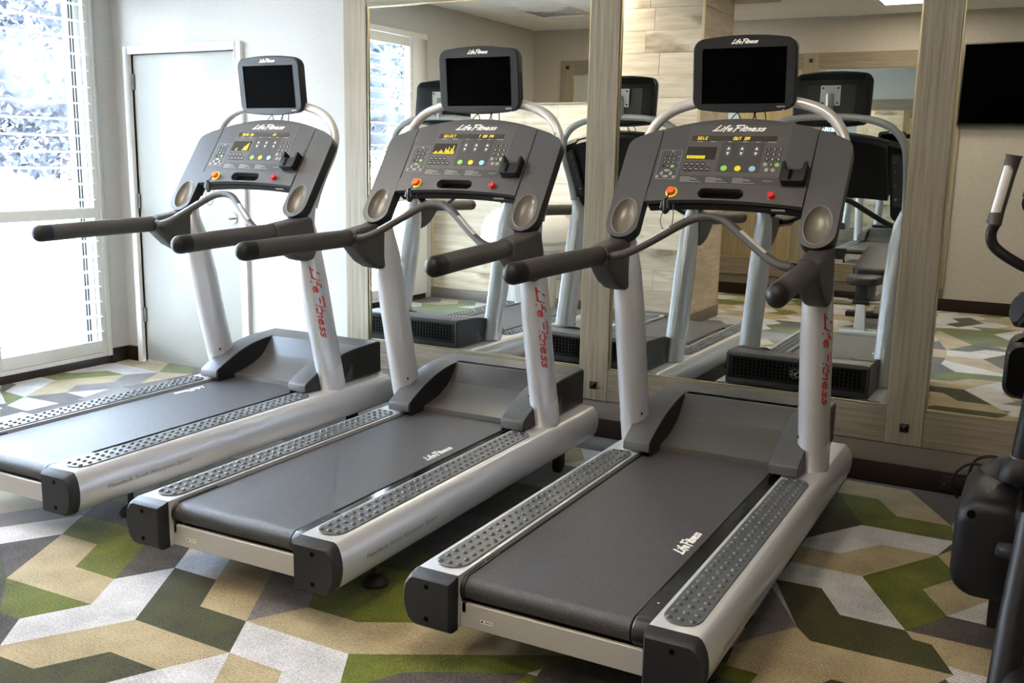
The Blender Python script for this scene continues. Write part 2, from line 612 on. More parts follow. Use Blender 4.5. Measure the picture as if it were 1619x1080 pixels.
def ribbon(mb, q, fn, thick, wv, k):
    for (ax, ay), (bx, by) in zip(q[:-1], q[1:]):
        d = Vector((bx - ax, by - ay))
        if d.length < 1e-9:
            continue
        d.normalize()
        p_ = Vector((-d.y, d.x)) * thick
        e_ = d * thick * 0.5
        z = wv + k[0] * 0.000012
        k[0] += 1
        mb.add([fn(ax - e_.x + p_.x, ay - e_.y + p_.y, z), fn(ax - e_.x - p_.x, ay - e_.y - p_.y, z), fn(bx + e_.x - p_.x, by + e_.y - p_.y, z), fn(bx + e_.x + p_.x, by + e_.y + p_.y, z)], [(0, 1, 2, 3)])
def led_text(mb, word, fn, x, y, wd, ht, pitch, wv):
    k = [0]
    for i, c_ in enumerate(word):
        for st in LED[c_]:
            ribbon(mb, [(x + i * pitch + a * wd + 0.15 * b * ht, y + b * ht) for a, b in st], fn, ht * 0.075, wv, k)
def script_logo(mb, fn, x, y, width, height, wv=0.0, shear=0.22, thick=0.075, word='LifeFitness'):
    tot = sum(GLYPH[c_][0] for c_ in word)
    sx, sy = width / tot, height
    cx, k = 0.0, [0]
    for c_ in word:
        adv, strokes = GLYPH[c_]
        for st in strokes:
            ribbon(mb, [(x + (cx + p[0]) * sx + shear * p[1] * sy, y + p[1] * sy) for p in st], fn, height * thick, wv, k)
        cx += adv
# ------------------------------------------------------------------ the room
XL, XR, YB, H = -5.65, 3.0, -6.05, 2.92
ID = lambda a, b, c_: (a, b, c_)
XZ = lambda y0: (lambda a, b, c_: (a, y0 + c_, b))      # x,z plane
# floor: a printed carpet laid out on a lattice of 0.203 m
S_, OX, OY = 0.203, 0.02, 0.1
H_ = S_ * math.sqrt(3) / 2
LP = lambda i, j: (OX + i * S_ + j * S_ / 2, OY + j * H_)
CN = ['W', 'B', 'G', 'K', 'D', 'L']
fl = MB()
fl.box(XL - 0.1, XR + 0.1, YB - 0.1, 0.1, -0.1, -0.0015, 3)
rnd = random.Random(11)
PAL = [0, 0, 0, 1, 1, 1, 2, 2, 3, 3, 4, 5]
for k in range(-19, 1):
    v = 2 * k
    i = int(-30 - v / 2) + rnd.choice((0, 1))
    last = -1
    while i * S_ + v * S_ / 2 < XR + 0.3:
        n = rnd.choice((1, 2, 2, 2, 3))
        c_ = rnd.choice(PAL)
        while c_ == last:
            c_ = rnd.choice(PAL)
        last = c_
        q = [LP(i, v), LP(i + n, v), LP(i + n, v + 1), LP(i + n - 1, v + 2), LP(i - 1, v + 2), LP(i, v + 1)]
        if all(XL - 0.2 < p[0] < XR + 0.2 and YB - 0.2 < p[1] < 0.08 for p in q):
            fl.flat(q, ID, 0.0, c_)
        i += n
PATCH = "D-2.7,-2.15 -1.3,-2.15 -1.3,-1.75 -2.7,-1.75;K-2.7,-1.75 -1.3,-1.75 -1.3,-1.35 -2.7,-1.35;D-2.7,-1.35 -1.3,-1.35 -1.3,-0.9 -2.7,-0.9;L-2.5,-0.9 -1.2,-0.9 -1.2,-0.55 -2.5,-0.55;K-1.2,-2.1 -0.62,-2.1 -0.45,-2.9 -1.1,-2.9;B-3.226,-2.363 -3.027,-2.362 -2.926,-2.535 -2.723,-2.536 -2.627,-2.706 -3.042,-2.72;W-3.489,-2.442 -3.33,-2.19 -3.226,-2.363 -3.336,-2.546;K-3.226,-2.363 -3.042,-2.72 -3.336,-2.546;G-3.042,-2.72 -2.627,-2.706 -2.732,-2.889 -2.823,-2.893;W-2.732,-2.889 -2.627,-2.706 -2.723,-2.536 -2.619,-2.362 -2.419,-2.707 -2.626,-3.026;B-2.626,-3.026 -2.419,-2.707 -2.013,-2.71 -2.116,-2.887 -2.317,-2.886 -2.42,-3.061 -2.567,-3.066;D-2.567,-3.066 -2.42,-3.061 -2.317,-2.886 -2.116,-2.887 -2.078,-2.956 -2.425,-3.162;D-2.619,-2.362 -2.419,-2.361 -2.315,-2.535 -2.113,-2.536 -2.013,-2.71 -2.419,-2.707;B-0.737,-0.048 -0.456,-0.054 -0.248,-0.435 -0.46,-0.434 -0.564,-0.248 -0.736,-0.254;G-0.736,-0.254 -0.564,-0.248 -0.46,-0.434 -0.248,-0.435 -0.22,-0.613 -0.569,-0.618;D-0.736,-0.254 -0.569,-0.618 -0.734,-0.88 -0.78,-0.511;W-0.569,-0.618 -0.22,-0.613 -0.265,-0.8 -0.468,-0.798 -0.592,-0.976 -0.738,-0.981 -0.734,-0.88;B-0.468,-0.798 -0.265,-0.8 -0.479,-1.15 -0.732,-1.15 -0.738,-0.981 -0.592,-0.976;W-0.732,-1.15 -0.479,-1.15 -0.286,-1.512 -0.489,-1.508 -0.584,-1.33 -0.743,-1.339;D-0.743,-1.339 -0.584,-1.33 -0.489,-1.508 -0.286,-1.512 -0.193,-1.686 -0.592,-1.668;L-0.735,-1.411 -0.592,-1.668 -0.73,-1.877;B-0.592,-1.668 -0.193,-1.686 -0.295,-1.875 -0.493,-1.858 -0.602,-2.024 -0.717,-2.021 -0.73,-1.877;K-0.602,-2.024 -0.493,-1.858 -0.295,-1.875 -0.516,-2.024;K-0.295,-1.875 -0.193,-1.686 -0.117,-1.818;G-0.479,-1.15 -0.265,-0.8 -0.173,-0.976 -0.276,-1.153 -0.18,-1.334 -0.286,-1.512;K-0.286,-1.512 -0.18,-1.334 0.012,-1.34 0.008,-1.512;B-0.276,-1.153 -0.173,-0.976 0.012,-1.001 -0.18,-1.334;W-0.18,-1.334 0.012,-1.001 0.012,-1.34;B-0.286,-1.512 0.008,-1.512 0.013,-1.703 -0.193,-1.686;W-0.193,-1.686 0.013,-1.703 -0.117,-1.818;K-0.456,-0.054 -0.219,-0.016 -0.248,-0.435;B-0.265,-0.8 -0.203,-0.683 -0.173,-0.976;K-5.742,-0.894 -5.591,-0.907 -5.464,-1.089 -5.536,-1.057;W-5.742,-0.894 -5.743,-0.7 -5.497,-0.702 -5.269,-1.081 -5.464,-1.089 -5.591,-0.907;G-5.743,-0.7 -5.758,-0.535 -5.588,-0.519 -5.46,-0.339 -5.265,-0.361 -5.497,-0.702;W-5.758,-0.535 -5.722,-0.264 -5.605,-0.147 -5.144,-0.186 -5.265,-0.361 -5.46,-0.339 -5.588,-0.519;K-5.722,-0.264 -5.716,0.012 -5.605,-0.147;B-5.605,-0.147 -5.716,0.012 -5.534,0.059 -5.3,0.044 -5.144,-0.186;G-5.144,-0.186 -5.3,0.044 -5.037,0.03 -4.917,-0.107;B-5.269,-1.081 -5.497,-0.702 -5.265,-0.361 -5.151,-0.532 -5.275,-0.721 -5.159,-0.879;L-5.159,-0.879 -5.275,-0.721 -5.151,-0.532 -5.265,-0.361 -5.144,-0.186 -4.975,-0.481 -5.02,-0.678;K-5.269,-1.081 -5.159,-0.879 -4.97,-0.901 -4.966,-1.072;G-5.536,-1.057 -5.269,-1.081 -5.169,-1.263;W-5.169,-1.263 -5.269,-1.081 -4.966,-1.072 -4.97,-1.28;K-5.119,-1.339 -5.169,-1.263 -4.97,-1.28 -4.968,-1.441;W-5.159,-0.879 -5.02,-0.678 -4.97,-0.901;B-5.144,-0.186 -4.917,-0.107 -4.975,-0.481;D-0.592,-1.668 -0.534,-1.741 -0.124,-1.737 -0.202,-1.57 -0.572,-1.532;B-0.628,-2.129 -0.529,-2.127 -0.43,-1.946 -0.226,-1.936 -0.124,-1.737 -0.534,-1.741 -0.604,-1.783;D-0.639,-2.305 -0.421,-2.309 -0.226,-1.936 -0.43,-1.946 -0.529,-2.127 -0.628,-2.129;W-0.421,-2.309 -0.235,-2.689 -0.108,-2.583 -0.193,-2.325 -0.111,-2.124 -0.226,-1.936;B-0.421,-2.69 -0.111,-2.723 -0.235,-2.689 -0.421,-2.309 -0.639,-2.305 -0.662,-2.518 -0.519,-2.541;G-0.672,-2.625 -0.524,-2.89 -0.108,-2.915 -0.111,-2.723 -0.421,-2.69 -0.519,-2.541 -0.662,-2.518;K-0.643,-3.138 -0.524,-2.89 -0.672,-2.625 -0.694,-2.847;W-0.643,-3.138 -0.638,-3.312 -0.335,-3.086 -0.108,-2.915 -0.524,-2.89;B-0.64,-3.507 -0.385,-3.524 -0.108,-2.915 -0.335,-3.086 -0.638,-3.312;D-0.385,-3.524 -0.184,-3.926 -0.114,-3.818 -0.108,-2.915;W-0.665,-3.768 -0.494,-3.785 -0.388,-3.956 -0.184,-3.926 -0.385,-3.524 -0.64,-3.507;K-0.665,-3.768 -0.501,-4.12 -0.32,-4.138 -0.184,-3.926 -0.388,-3.956 -0.494,-3.785;B-0.854,-4.555 -0.811,-4.724 -0.501,-4.12 -0.665,-3.768;G-0.811,-4.724 -0.871,-4.876 -0.704,-4.95 -0.45,-4.958 -0.168,-5.216 -0.36,-4.897 -0.126,-4.202 -0.501,-4.12;W-0.376,-4.805 -0.168,-5.216 -0.128,-4.269;D-0.788,-5.574 -0.639,-5.728 -0.495,-5.404 -0.688,-5.03 -0.808,-5.158 -0.704,-5.35;W-0.953,-5.655 -0.797,-6.022 -0.709,-5.777 -0.788,-5.574 -0.704,-5.35 -0.808,-5.158 -0.933,-5.471;G-3.226,-2.363 -3.33,-2.19 -2.924,-2.185 -2.723,-2.536 -2.926,-2.535 -3.027,-2.362;K-2.723,-2.536 -2.924,-2.185 -2.72,-2.185 -2.619,-2.362;W-2.619,-2.362 -2.822,-2.01 -2.619,-2.01 -2.419,-2.361;B-2.419,-2.361 -2.315,-2.535 -2.113,-2.536 -2.416,-2.01 -2.619,-2.01;L-2.113,-2.536 -2.416,-2.01 -2.213,-2.01 -2.01,-2.361;B-2.113,-2.536 -2.01,-2.361 -1.807,-2.361 -1.198,-2.01 -1.096,-2.185 -1.706,-2.537;W-2.113,-2.536 -1.706,-2.537 -1.503,-2.889 -1.706,-2.889 -1.807,-2.713 -2.013,-2.71;B-2.013,-2.71 -1.807,-2.713 -1.604,-3.064 -1.807,-3.064;W-2.013,-2.71 -1.807,-3.064 -2.213,-3.064 -2.116,-2.887;G-1.706,-2.537 -1.096,-2.185 -1.198,-2.361 -1.502,-2.537 -1.604,-2.713 -1.503,-2.889;K-1.502,-2.537 -1.198,-2.361 -1.198,-2.713 -1.503,-2.889 -1.604,-2.713;G-2.01,-2.361 -1.807,-2.361 -1.198,-2.01 -1.096,-1.834 -2.213,-2.01;D-2.42,-3.061 -2.317,-2.886 -2.116,-2.887 -2.314,-3.24"  # leading dark rectangles put the shadow between the treadmills into the carpet colour
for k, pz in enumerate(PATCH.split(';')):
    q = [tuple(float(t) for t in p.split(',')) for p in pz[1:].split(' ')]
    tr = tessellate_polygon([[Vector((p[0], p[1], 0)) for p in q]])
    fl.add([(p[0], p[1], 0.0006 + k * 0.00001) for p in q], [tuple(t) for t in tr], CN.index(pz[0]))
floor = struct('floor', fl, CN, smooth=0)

# walls
wf = MB()
DX0, DX1, DZ = -5.485, -4.543, 2.075
wf.box(XL - 0.25, DX0 - 0.0, 0.012, 0.2, 0, H)
wf.box(DX0, DX1, 0.012, 0.2, DZ, H)
wf.box(DX1, XR + 0.2, 0.012, 0.2, 0, H)
wf.box(DX0 - 0.1, DX1 + 0.1, 0.16, 0.2, 0, DZ + 0.1)
wall_front = struct('wall_front', wf, 'wall', smooth=0)
WY0, WY1, WZ0, WZ1 = -0.145, -3.75, 0.055, 2.62
wl = MB()
wl.box(XL - 0.25, XL, WY0, 0.2, 0, H)
wl.box(XL - 0.25, XL, YB - 0.2, WY1, 0, H)
wl.box(XL - 0.25, XL, WY1, WY0, WZ1, H)
wl.box(XL - 0.25, XL - 0.01, WY1, WY0, -0.1, WZ0)
struct('wall_left', wl, 'wall', smooth=0)
struct('wall_back', MB().box(XL - 0.25, XR + 0.2, YB - 0.2, YB, 0, H), 'wallback', smooth=0)
struct('wall_right', MB().box(XR, XR + 0.2, YB, 0.012, 0, H), 'wallback', smooth=0)
ceil = struct('ceiling', MB().box(XL - 0.25, XR + 0.2, YB - 0.2, 0.2, H + 0.012, H + 0.1), 'ceil', smooth=0)
nx, ny = 7, 10
tx, ty = (XR - XL) / nx, -YB / ny
tile = mesh('ceiling_tile', MB().box(-tx / 2 + 0.004, tx / 2 - 0.004, -ty / 2 + 0.004, ty / 2 - 0.004, 0, 0.014), 'ceil', bevel=0.003, seg=1)
LIGHTS = [(1, 3), (3, 8), (3, 4), (1, 5), (4, 6), (1, 8)]  # the last one is added out of view to brighten the back wall
for i in range(nx):
    for j in range(ny):
        o = link('ceiling_tile', tile, ceil)
        o.location = (XL + (i + 0.5) * tx, -(j + 0.5) * ty, H)
# baseboards
bh = 0.1
bb = MB().box(XL + 0.0, DX0 - 0.055, -0.012, 0.014, 0, bh)
struct('baseboard_front', bb.box(-3.70, XR, -0.014, 0.014, 0, bh), 'base', bevel=0.003)
struct('baseboard_left', MB().box(XL, XL + 0.013, WY0 + 0.0, -0.012, 0, bh).box(XL - 0.009, XL + 0.004, WY1, WY0, 0, WZ0), 'base', bevel=0.002)
struct('baseboard_back', MB().box(XL, XR, YB, YB + 0.015, 0, 0.125), 'base', bevel=0.003)
struct('baseboard_right', MB().box(XR - 0.014, XR, YB, 0, 0, 0.125), 'base', bevel=0.003)
struct('trim_1', MB().box(-3.70, XR, -0.008, 0.012, bh, 0.196), 'basegrey', bevel=0.003)
struct('trim_2', MB().box(-5.27, -0.93, YB, YB + 0.01, 0.125, 0.225), 'basegrey', bevel=0.003)

# door
dr = struct('door_1', MB().box(DX0 + 0.004, DX1 - 0.004, 0.022, 0.062, 0.012, DZ - 0.004), 'door', bevel=0.003)
dc = MB()
dc.box(DX0 - 0.048, DX0, -0.016, 0.03, 0, DZ + 0.048)
dc.box(DX1, DX1 + 0.055, -0.016, 0.03, 0, DZ + 0.048)
dc.box(DX0, DX1, -0.016, 0.03, DZ, DZ + 0.048)
obj('door_casing', dc, 'trim', dr, bevel=0.005)
hg = mesh('hinge', MB().lathe([(0.008, -0.05), (0.008, 0.05)], n=10).box(0, 0.016, -0.004, 0.006, -0.05, 0.05), 'steel')
for z in (1.90, 1.115, 0.335):
    h = link('hinge', hg, dr)
    h.location = (DX0 + 0.002, 0.012, z)
hd = MB().lathe([(0.0, -0.012), (0.034, -0.012), (0.036, -0.004), (0.036, 0.0)], (0, 0, 0), 20, 'y')
hd.lathe([(0.012, -0.055), (0.011, -0.012)], (0, 0, 0), 12, 'y')
hd.tube([(0.012, -0.05, 0), (-0.03, -0.052, 0), (-0.11, -0.05, -0.004)], [0.012, 0.011, 0.009], 10)
h = obj('door_handle', hd, 'chrome', dr)
h.location = (-4.622, 0.022, 1.037)

# window with louvred shutters
win = struct('window_1', MB().box(XL - 0.02, XL + 0.02, WY0 - 0.035, WY0, WZ0, WZ1 - 0.05).box(XL - 0.02, XL + 0.02, WY1, -3.50, WZ0, WZ1 - 0.05)
             .box(XL - 0.02, XL + 0.02, WY1, WY0, WZ1 - 0.05, WZ1).box(XL - 0.03, XL + 0.012, WY1, WY0, WZ0, WZ0 + 0.03), 'trim', bevel=0.004)
obj('window_reveal', MB().box(XL - 0.25, XL - 0.02, WY0 - 0.012, WY0, WZ0, WZ1).box(XL - 0.25, XL - 0.02, WY1, WY1 + 0.012, WZ0, WZ1)
    .box(XL - 0.25, XL - 0.02, WY1, WY0, WZ1 - 0.012, WZ1).box(XL - 0.25, XL - 0.02, WY1, WY0, WZ0, WZ0 + 0.02), 'trim', win)
sash = MB()
ys = [WY0 - 0.012, -1.05, -1.95, -2.85, WY1 + 0.012]
for a, b in zip(ys[:-1], ys[1:]):
    for y0, y1, z0, z1 in ((a - 0.09, a, WZ0 + 0.02, WZ1 - 0.012), (b, b + 0.09, WZ0 + 0.02, WZ1 - 0.012), (b, a, WZ0 + 0.02, WZ0 + 0.09), (b, a, WZ1 - 0.08, WZ1 - 0.012)):
        sash.box(XL - 0.16, XL - 0.11, y0, y1, z0, z1)
obj('window_sash', sash, 'trim', win, bevel=0.004)
gk = MB()
for a, b in zip(ys[:-1], ys[1:]):
    for y in (a - 0.056, a - 0.077, b + 0.056, b + 0.077):
        gk.box(XL - 0.112, XL - 0.1085, y - 0.0055, y + 0.0055, WZ0 + 0.09, WZ1 - 0.08)
obj('gasket', gk, 'rubber', win, smooth=0)
for a, b in zip(ys[:-1], ys[1:]):
    obj('pane', MB().box(XL - 0.138, XL - 0.134, b + 0.07, a - 0.07, WZ0 + 0.08, WZ1 - 0.07), 'glass', win, smooth=0)
lv = MB()
PN = 4
PY = [-0.180 - k * (3.50 - 0.180) / PN for k in range(PN + 1)]
lw = (PY[0] - PY[1]) - 0.09
lv.prism(ellipse(0, 0, 0.044, 0.0055, 14), lambda a, b, c_: (a, c_, b), -lw / 2, lw / 2)
louver_me = mesh('louver', lv, 'trim')
for k in range(PN):
    y1, y0 = PY[k] - 0.002, PY[k + 1] + 0.002
    where = ('nearest the white door', 'second from the white door', 'third from the white door', 'farthest from the white door')[k]
    sh = thing('window_shutter', 'white louvred shutter panel on the window, ' + where, 'shutter', (XL, 0, 0), 0, 'louvred shutters on the window')
    st = mesh('stile', MB().box(-0.016, 0.016, -0.022, 0.022, 0.085, 2.565), 'trim', bevel=0.003)
    for y in (y1 - 0.0225, y0 + 0.0225):
        o = link('stile', st, sh)
        o.location = (0, y, 0)
    for z0, z1 in ((0.088, 0.170), (1.003, 1.072), (2.478, 2.565)):
        obj('rail', MB().box(-0.015, 0.015, y0 + 0.045, y1 - 0.045, z0, z1), 'trim', sh, bevel=0.003)
    zs = [0.236 + 0.1025 * j for j in range(8)] + [1.125 + 0.1035 * j for j in range(14)]
    for z in zs:
        if z > 2.47 or 0.99 < z < 1.08:
            continue
        o = link('louver', louver_me, sh)
        o.location = (0, (y0 + y1) / 2, z)
        o.rotation_euler = (0, math.radians(2), 0)

# framed mirrors: front one behind the treadmills
def framed_mirror(name, label, yf, sgn, centres, zo0, zi0, zi1, zo1, wst, studs, stud_top, left_out=None):
    """sgn = -1: faces -y (front wall), +1: faces +y"""
    root = thing(name, label, 'mirror', (0, yf, 0))
    ya, yb = (0.0, sgn * 0.024)
    Y0, Y1 = min(ya, yb), max(ya, yb)
    hw = wst / 2
    x0, x1 = centres[0] - hw, centres[-1] + hw
    for c_ in centres:
        obj('stile', MB().box(c_ - hw, c_ + hw, Y0 - 0.001, Y1 + 0.001, zo0, zo1), 'stile', root, bevel=0.002, seg=1)
    for a, b in zip(centres[:-1], centres[1:]):
        for z0, z1 in ((zo0, zi0), (zi1, zo1)):
            obj('frame_rail', MB().box(a + hw, b - hw, Y0, Y1, z0, z1), 'rail', root, bevel=0.002, seg=1)
        pm = MB().box(a + hw - 0.004, b - hw + 0.004, Y0 * 0.3, Y1 * 0.3, zi0 - 0.004, zi1 + 0.004)
        obj('mirror_pane', pm, 'mirror', root, smooth=0)
        e = MB()
        yy0, yy1 = Y0 * 0.7, Y1 * 0.7
        t = 0.007
        e.box(a + hw, a + hw + t, yy0, yy1, zi0, zi1).box(b - hw - t, b - hw, yy0, yy1, zi0, zi1)
        e.box(a + hw, b - hw, yy0, yy1, zi0, zi0 + t).box(a + hw, b - hw, yy0, yy1, zi1 - t, zi1)
        obj('mirror_edge', e, 'bevel', root, smooth=0)
    sm = mesh('stud', MB().add([(-0.02, 0, -0.02), (0.02, 0, -0.02), (0.02, 0, 0.02), (-0.02, 0, 0.02), (-0.018, sgn * 0.005, -0.018), (0.018, sgn * 0.005, -0.018), (0.018, sgn * 0.005, 0.018), (-0.018, sgn * 0.005, 0.018), (0, sgn * 0.014, 0)],
              [(0, 1, 5, 4), (1, 2, 6, 5), (2, 3, 7, 6), (3, 0, 4, 7), (4, 5, 8), (5, 6, 8), (6, 7, 8), (7, 4, 8), (3, 2, 1, 0)]), 'bronze', smooth=0)
    for c_ in centres:
        for z in (studs, stud_top):
            o = link('stud', sm, root)
            o.location = (c_, yb, z)
    return root
framed_mirror('framed_mirror', 'long wood-framed mirror with dark studs on the wall behind the treadmills', 0.010, -1,
              [-3.611, -2.060, -0.511, 1.04, 2.55], 0.198, 0.366, 2.275, 2.44, 0.160, 0.278, 2.36)
framed_mirror('framed_mirror', 'wood-framed mirror beside the wall television, seen in reflection behind the bench', YB, 1,
              [-5.19, -3.79, -2.40, -1.01], 0.225, 0.412, 2.40, 2.56, 0.165, 0.32, 2.485)

# plank-clad half wall and column (seen in the mirror)
part = struct('wall_partition', MB().box(XL, -3.60, -4.16, -3.872, 0, 1.94).box(-3.60, -2.772, -4.42, -3.632, 0, H), 'strip', smooth=0)
rows = 10
rh = (1.945 - 0.105) / rows
def plank(name, x0, x1, y0, y1, z0, z1, m_):
    o = link('plank', mesh('plank', MB().box(-(x1 - x0) / 2, (x1 - x0) / 2, -(y1 - y0) / 2, (y1 - y0) / 2, -(z1 - z0) / 2, (z1 - z0) / 2), m_, bevel=0.0015, seg=1), part)
    o.location = ((x0 + x1) / 2, (y0 + y1) / 2, (z0 + z1) / 2)
rr = random.Random(5)
for r in range(rows):
    z0 = 0.105 + r * rh
    x = XL
    xs = [XL, XL + rr.uniform(0.5, 1.1), XL + rr.uniform(1.3, 1.7), -3.60]
    for a, b in zip(xs[:-1], xs[1:]):
        plank('plank', a + 0.001, b - 0.001, -3.872, -3.860 + rr.uniform(0, 0.002), z0 + 0.001, z0 + rh - 0.001, 'plank')
rows = 15
rh = (H - 0.105) / rows
for r in range(rows):
    z0 = 0.105 + r * rh
    cut = rr.uniform(-3.4, -3.0)
    for a, b in ((-3.60, cut), (cut, -2.785)):
        plank('plank', a + 0.001, b - 0.001, -3.632, -3.620 + rr.uniform(0, 0.002), z0 + 0.001, z0 + rh - 0.001, 'plank')
    cut = rr.uniform(-4.2, -3.8)
    for a, b in ((-4.405, cut), (cut, -3.635)):
        plank('plank', -2.772, -2.760 + rr.uniform(0, 0.002), a + 0.001, b - 0.001, z0 + 0.001, z0 + rh - 0.001, 'plank_y')
obj('corner_strip', MB().box(-2.785, -2.757, -3.635, -3.615, 0.105, H).box(-2.775, -2.757, -4.425, -4.405, 0.105, H).box(XL, XL + 0.028, -3.872, -3.852, 0.105, 1.945), 'strip', part, bevel=0.001, seg=1)
obj('cap_rail', MB().box(XL, -3.60, -4.17, -3.85, 1.945, 1.965), 'rail', part, bevel=0.003)
obj('base_strip', MB().box(XL, -3.60, -3.88, -3.853, 0, 0.103).box(-3.615, -2.75, -4.43, -3.612, 0, 0.103), 'basegrey', part, bevel=0.002)

# ceiling fittings
n_l = 0
names = ['over the treadmill beside the white door', 'near the dark ceiling vent and the wall television', 'over the middle of the room', 'between the half wall of planks and the treadmills', 'above the spot facing the cross trainer', 'added out of view behind the plank half wall to brighten the back']
for (i, j), wh in zip(LIGHTS, names):
    t = thing('ceiling_light', 'flush square ceiling light with glowing diffuser, ' + wh, 'ceiling light', (XL + (i + 0.5) * tx, -(j + 0.5) * ty, H), 0, 'flush ceiling lights')
    obj('frame', MB().box(-0.31, 0.31, -0.28, -0.26, -0.012, 0.0).box(-0.31, 0.31, 0.26, 0.28, -0.012, 0.0).box(-0.31, -0.29, -0.26, 0.26, -0.012, 0.0).box(0.29, 0.31, -0.26, 0.26, -0.012, 0.0), 'trim', t, bevel=0.002)
    obj('diffuser', MB().box(-0.29, 0.29, -0.26, 0.26, -0.009, -0.002), 'troffer', t, smooth=0)
v_ = thing('ceiling_vent', 'dark louvred air vent in the ceiling beside the plank column', 'air vent', (-2.75, -4.55, H))
obj('frame', MB().box(-0.3, 0.3, -0.3, -0.27, -0.014, 0).box(-0.3, 0.3, 0.27, 0.3, -0.014, 0).box(-0.3, -0.27, -0.27, 0.27, -0.014, 0).box(0.27, 0.3, -0.27, 0.27, -0.014, 0), 'plate', v_, bevel=0.002)
obj('backing', MB().box(-0.27, 0.27, -0.27, 0.27, -0.003, 0), 'blackdeep', v_)
fin = mesh('fin', MB().box(-0.27, 0.27, -0.018, 0.018, -0.002, 0.002), 'plate', smooth=0)
for k in range(9):
    o = link('fin', fin, v_)
    o.location = (0, -0.24 + k * 0.06, -0.010)
    o.rotation_euler = (0.18, 0, 0)

df = thing('ceiling_diffuser', 'white square air diffuser in the ceiling near the shuttered window', 'air vent', (-4.72, -4.72, H))
for k, r_ in enumerate((0.29, 0.20, 0.11)):
    ringd = MB()
    ringd.loft([[(sx * (r_ - q), sy * (r_ - q), -z) for sx, sy in ((-1, -1), (1, -1), (1, 1), (-1, 1))] for q, z in ((0.0, 0.0), (0.0, 0.004), (0.05, 0.022 - 0.004 * k), (0.055, 0.012))], caps=False)
    obj('diffuser_ring', ringd, 'trim', df, smooth=0)
# television on the back wall
tv = thing('wall_television', 'wide black television high on the tan back wall, seen in the mirror', 'television', (-0.30, YB, 2.215))
obj('casing', MB().box(-0.655, 0.655, 0.035, 0.085, -0.385, 0.385), 'black', tv, bevel=0.006)
obj('screen', MB().box(-0.64, 0.64, 0.0845, 0.0865, -0.365, 0.372), 'screen', tv)
obj('wall_bracket', MB().box(-0.2, 0.2, 0.0, 0.036, -0.15, 0.15), 'black', tv)

# power outlet and cable by the cross trainer
ot = thing('floor_outlet', 'black outlet plate on the brown baseboard under the mirror', 'outlet', (-0.28, -0.0145, 0.05))
obj('plate', MB().box(-0.055, 0.055, -0.006, 0.0, -0.033, 0.033), 'black', ot, bevel=0.002)
obj('screw', MB().lathe([(0.0, -0.0075), (0.004, -0.0075), (0.004, -0.005)], (-0.04, 0, 0.0), 8, 'y'), 'chrome', ot)
cb_ = MB().tube(catmull([(-0.232, -0.021, 0.052), (-0.20, -0.10, 0.20), (-0.10, -0.16, 0.235), (-0.05, -0.22, 0.10), (-0.08, -0.30, 0.02), (-0.06, -0.40, 0.0075)], 10), 0.006, 8)
cb_.tube(catmull([(-0.26, -0.06, 0.008), (-0.285, -0.09, 0.10), (-0.22, -0.12, 0.185), (-0.12, -0.15, 0.17), (-0.09, -0.22, 0.06), (-0.09, -0.38, 0.0075)], 10), 0.006, 8)
tag(obj('power_cable', cb_, 'rubber'), 'black power cable looping from the baseboard outlet to the cross trainer', 'cable')
# ------------------------------------------------------------------ treadmill (local: x across, y towards the wall, z up; origin at the rear)
UP_ = Vector((0, 0.1950, 0.2840)).normalized()
PN_ = Vector((0, -UP_.z, UP_.y))                    # out of the console face, towards the runner
PANEL = frame((0, 1.418, 1.289), (1, 0, 0), UP_, PN_)
UM = Vector((0, -0.021, 0.207)).normalized()
MN = Vector((0, -UM.z, UM.y))
MON = frame((0, 1.637, 1.677), (1, 0, 0), UM, MN)
FLIP = lambda fn: (lambda a, b, c_: fn(-a, b, c_))

def mir(mb, sgn):
    if sgn < 0:
        mb.v = [(-p[0], p[1], p[2]) for p in mb.v]
    return mb

def interp_prof(pr, t):
    i = min(int(t), len(pr) - 2)
    f = t - i
    return pr[i][0] + (pr[i + 1][0] - pr[i][0]) * f, pr[i][1] + (pr[i + 1][1] - pr[i][1]) * f

RAILP = [(0.290, 0.119), (0.290, 0.280), (0.420, 0.280), (0.430, 0.2745), (0.439, 0.262), (0.447, 0.243), (0.4515, 0.222), (0.453, 0.200), (0.451, 0.178), (0.445, 0.155), (0.436, 0.136), (0.424, 0.124), (0.410, 0.119)]

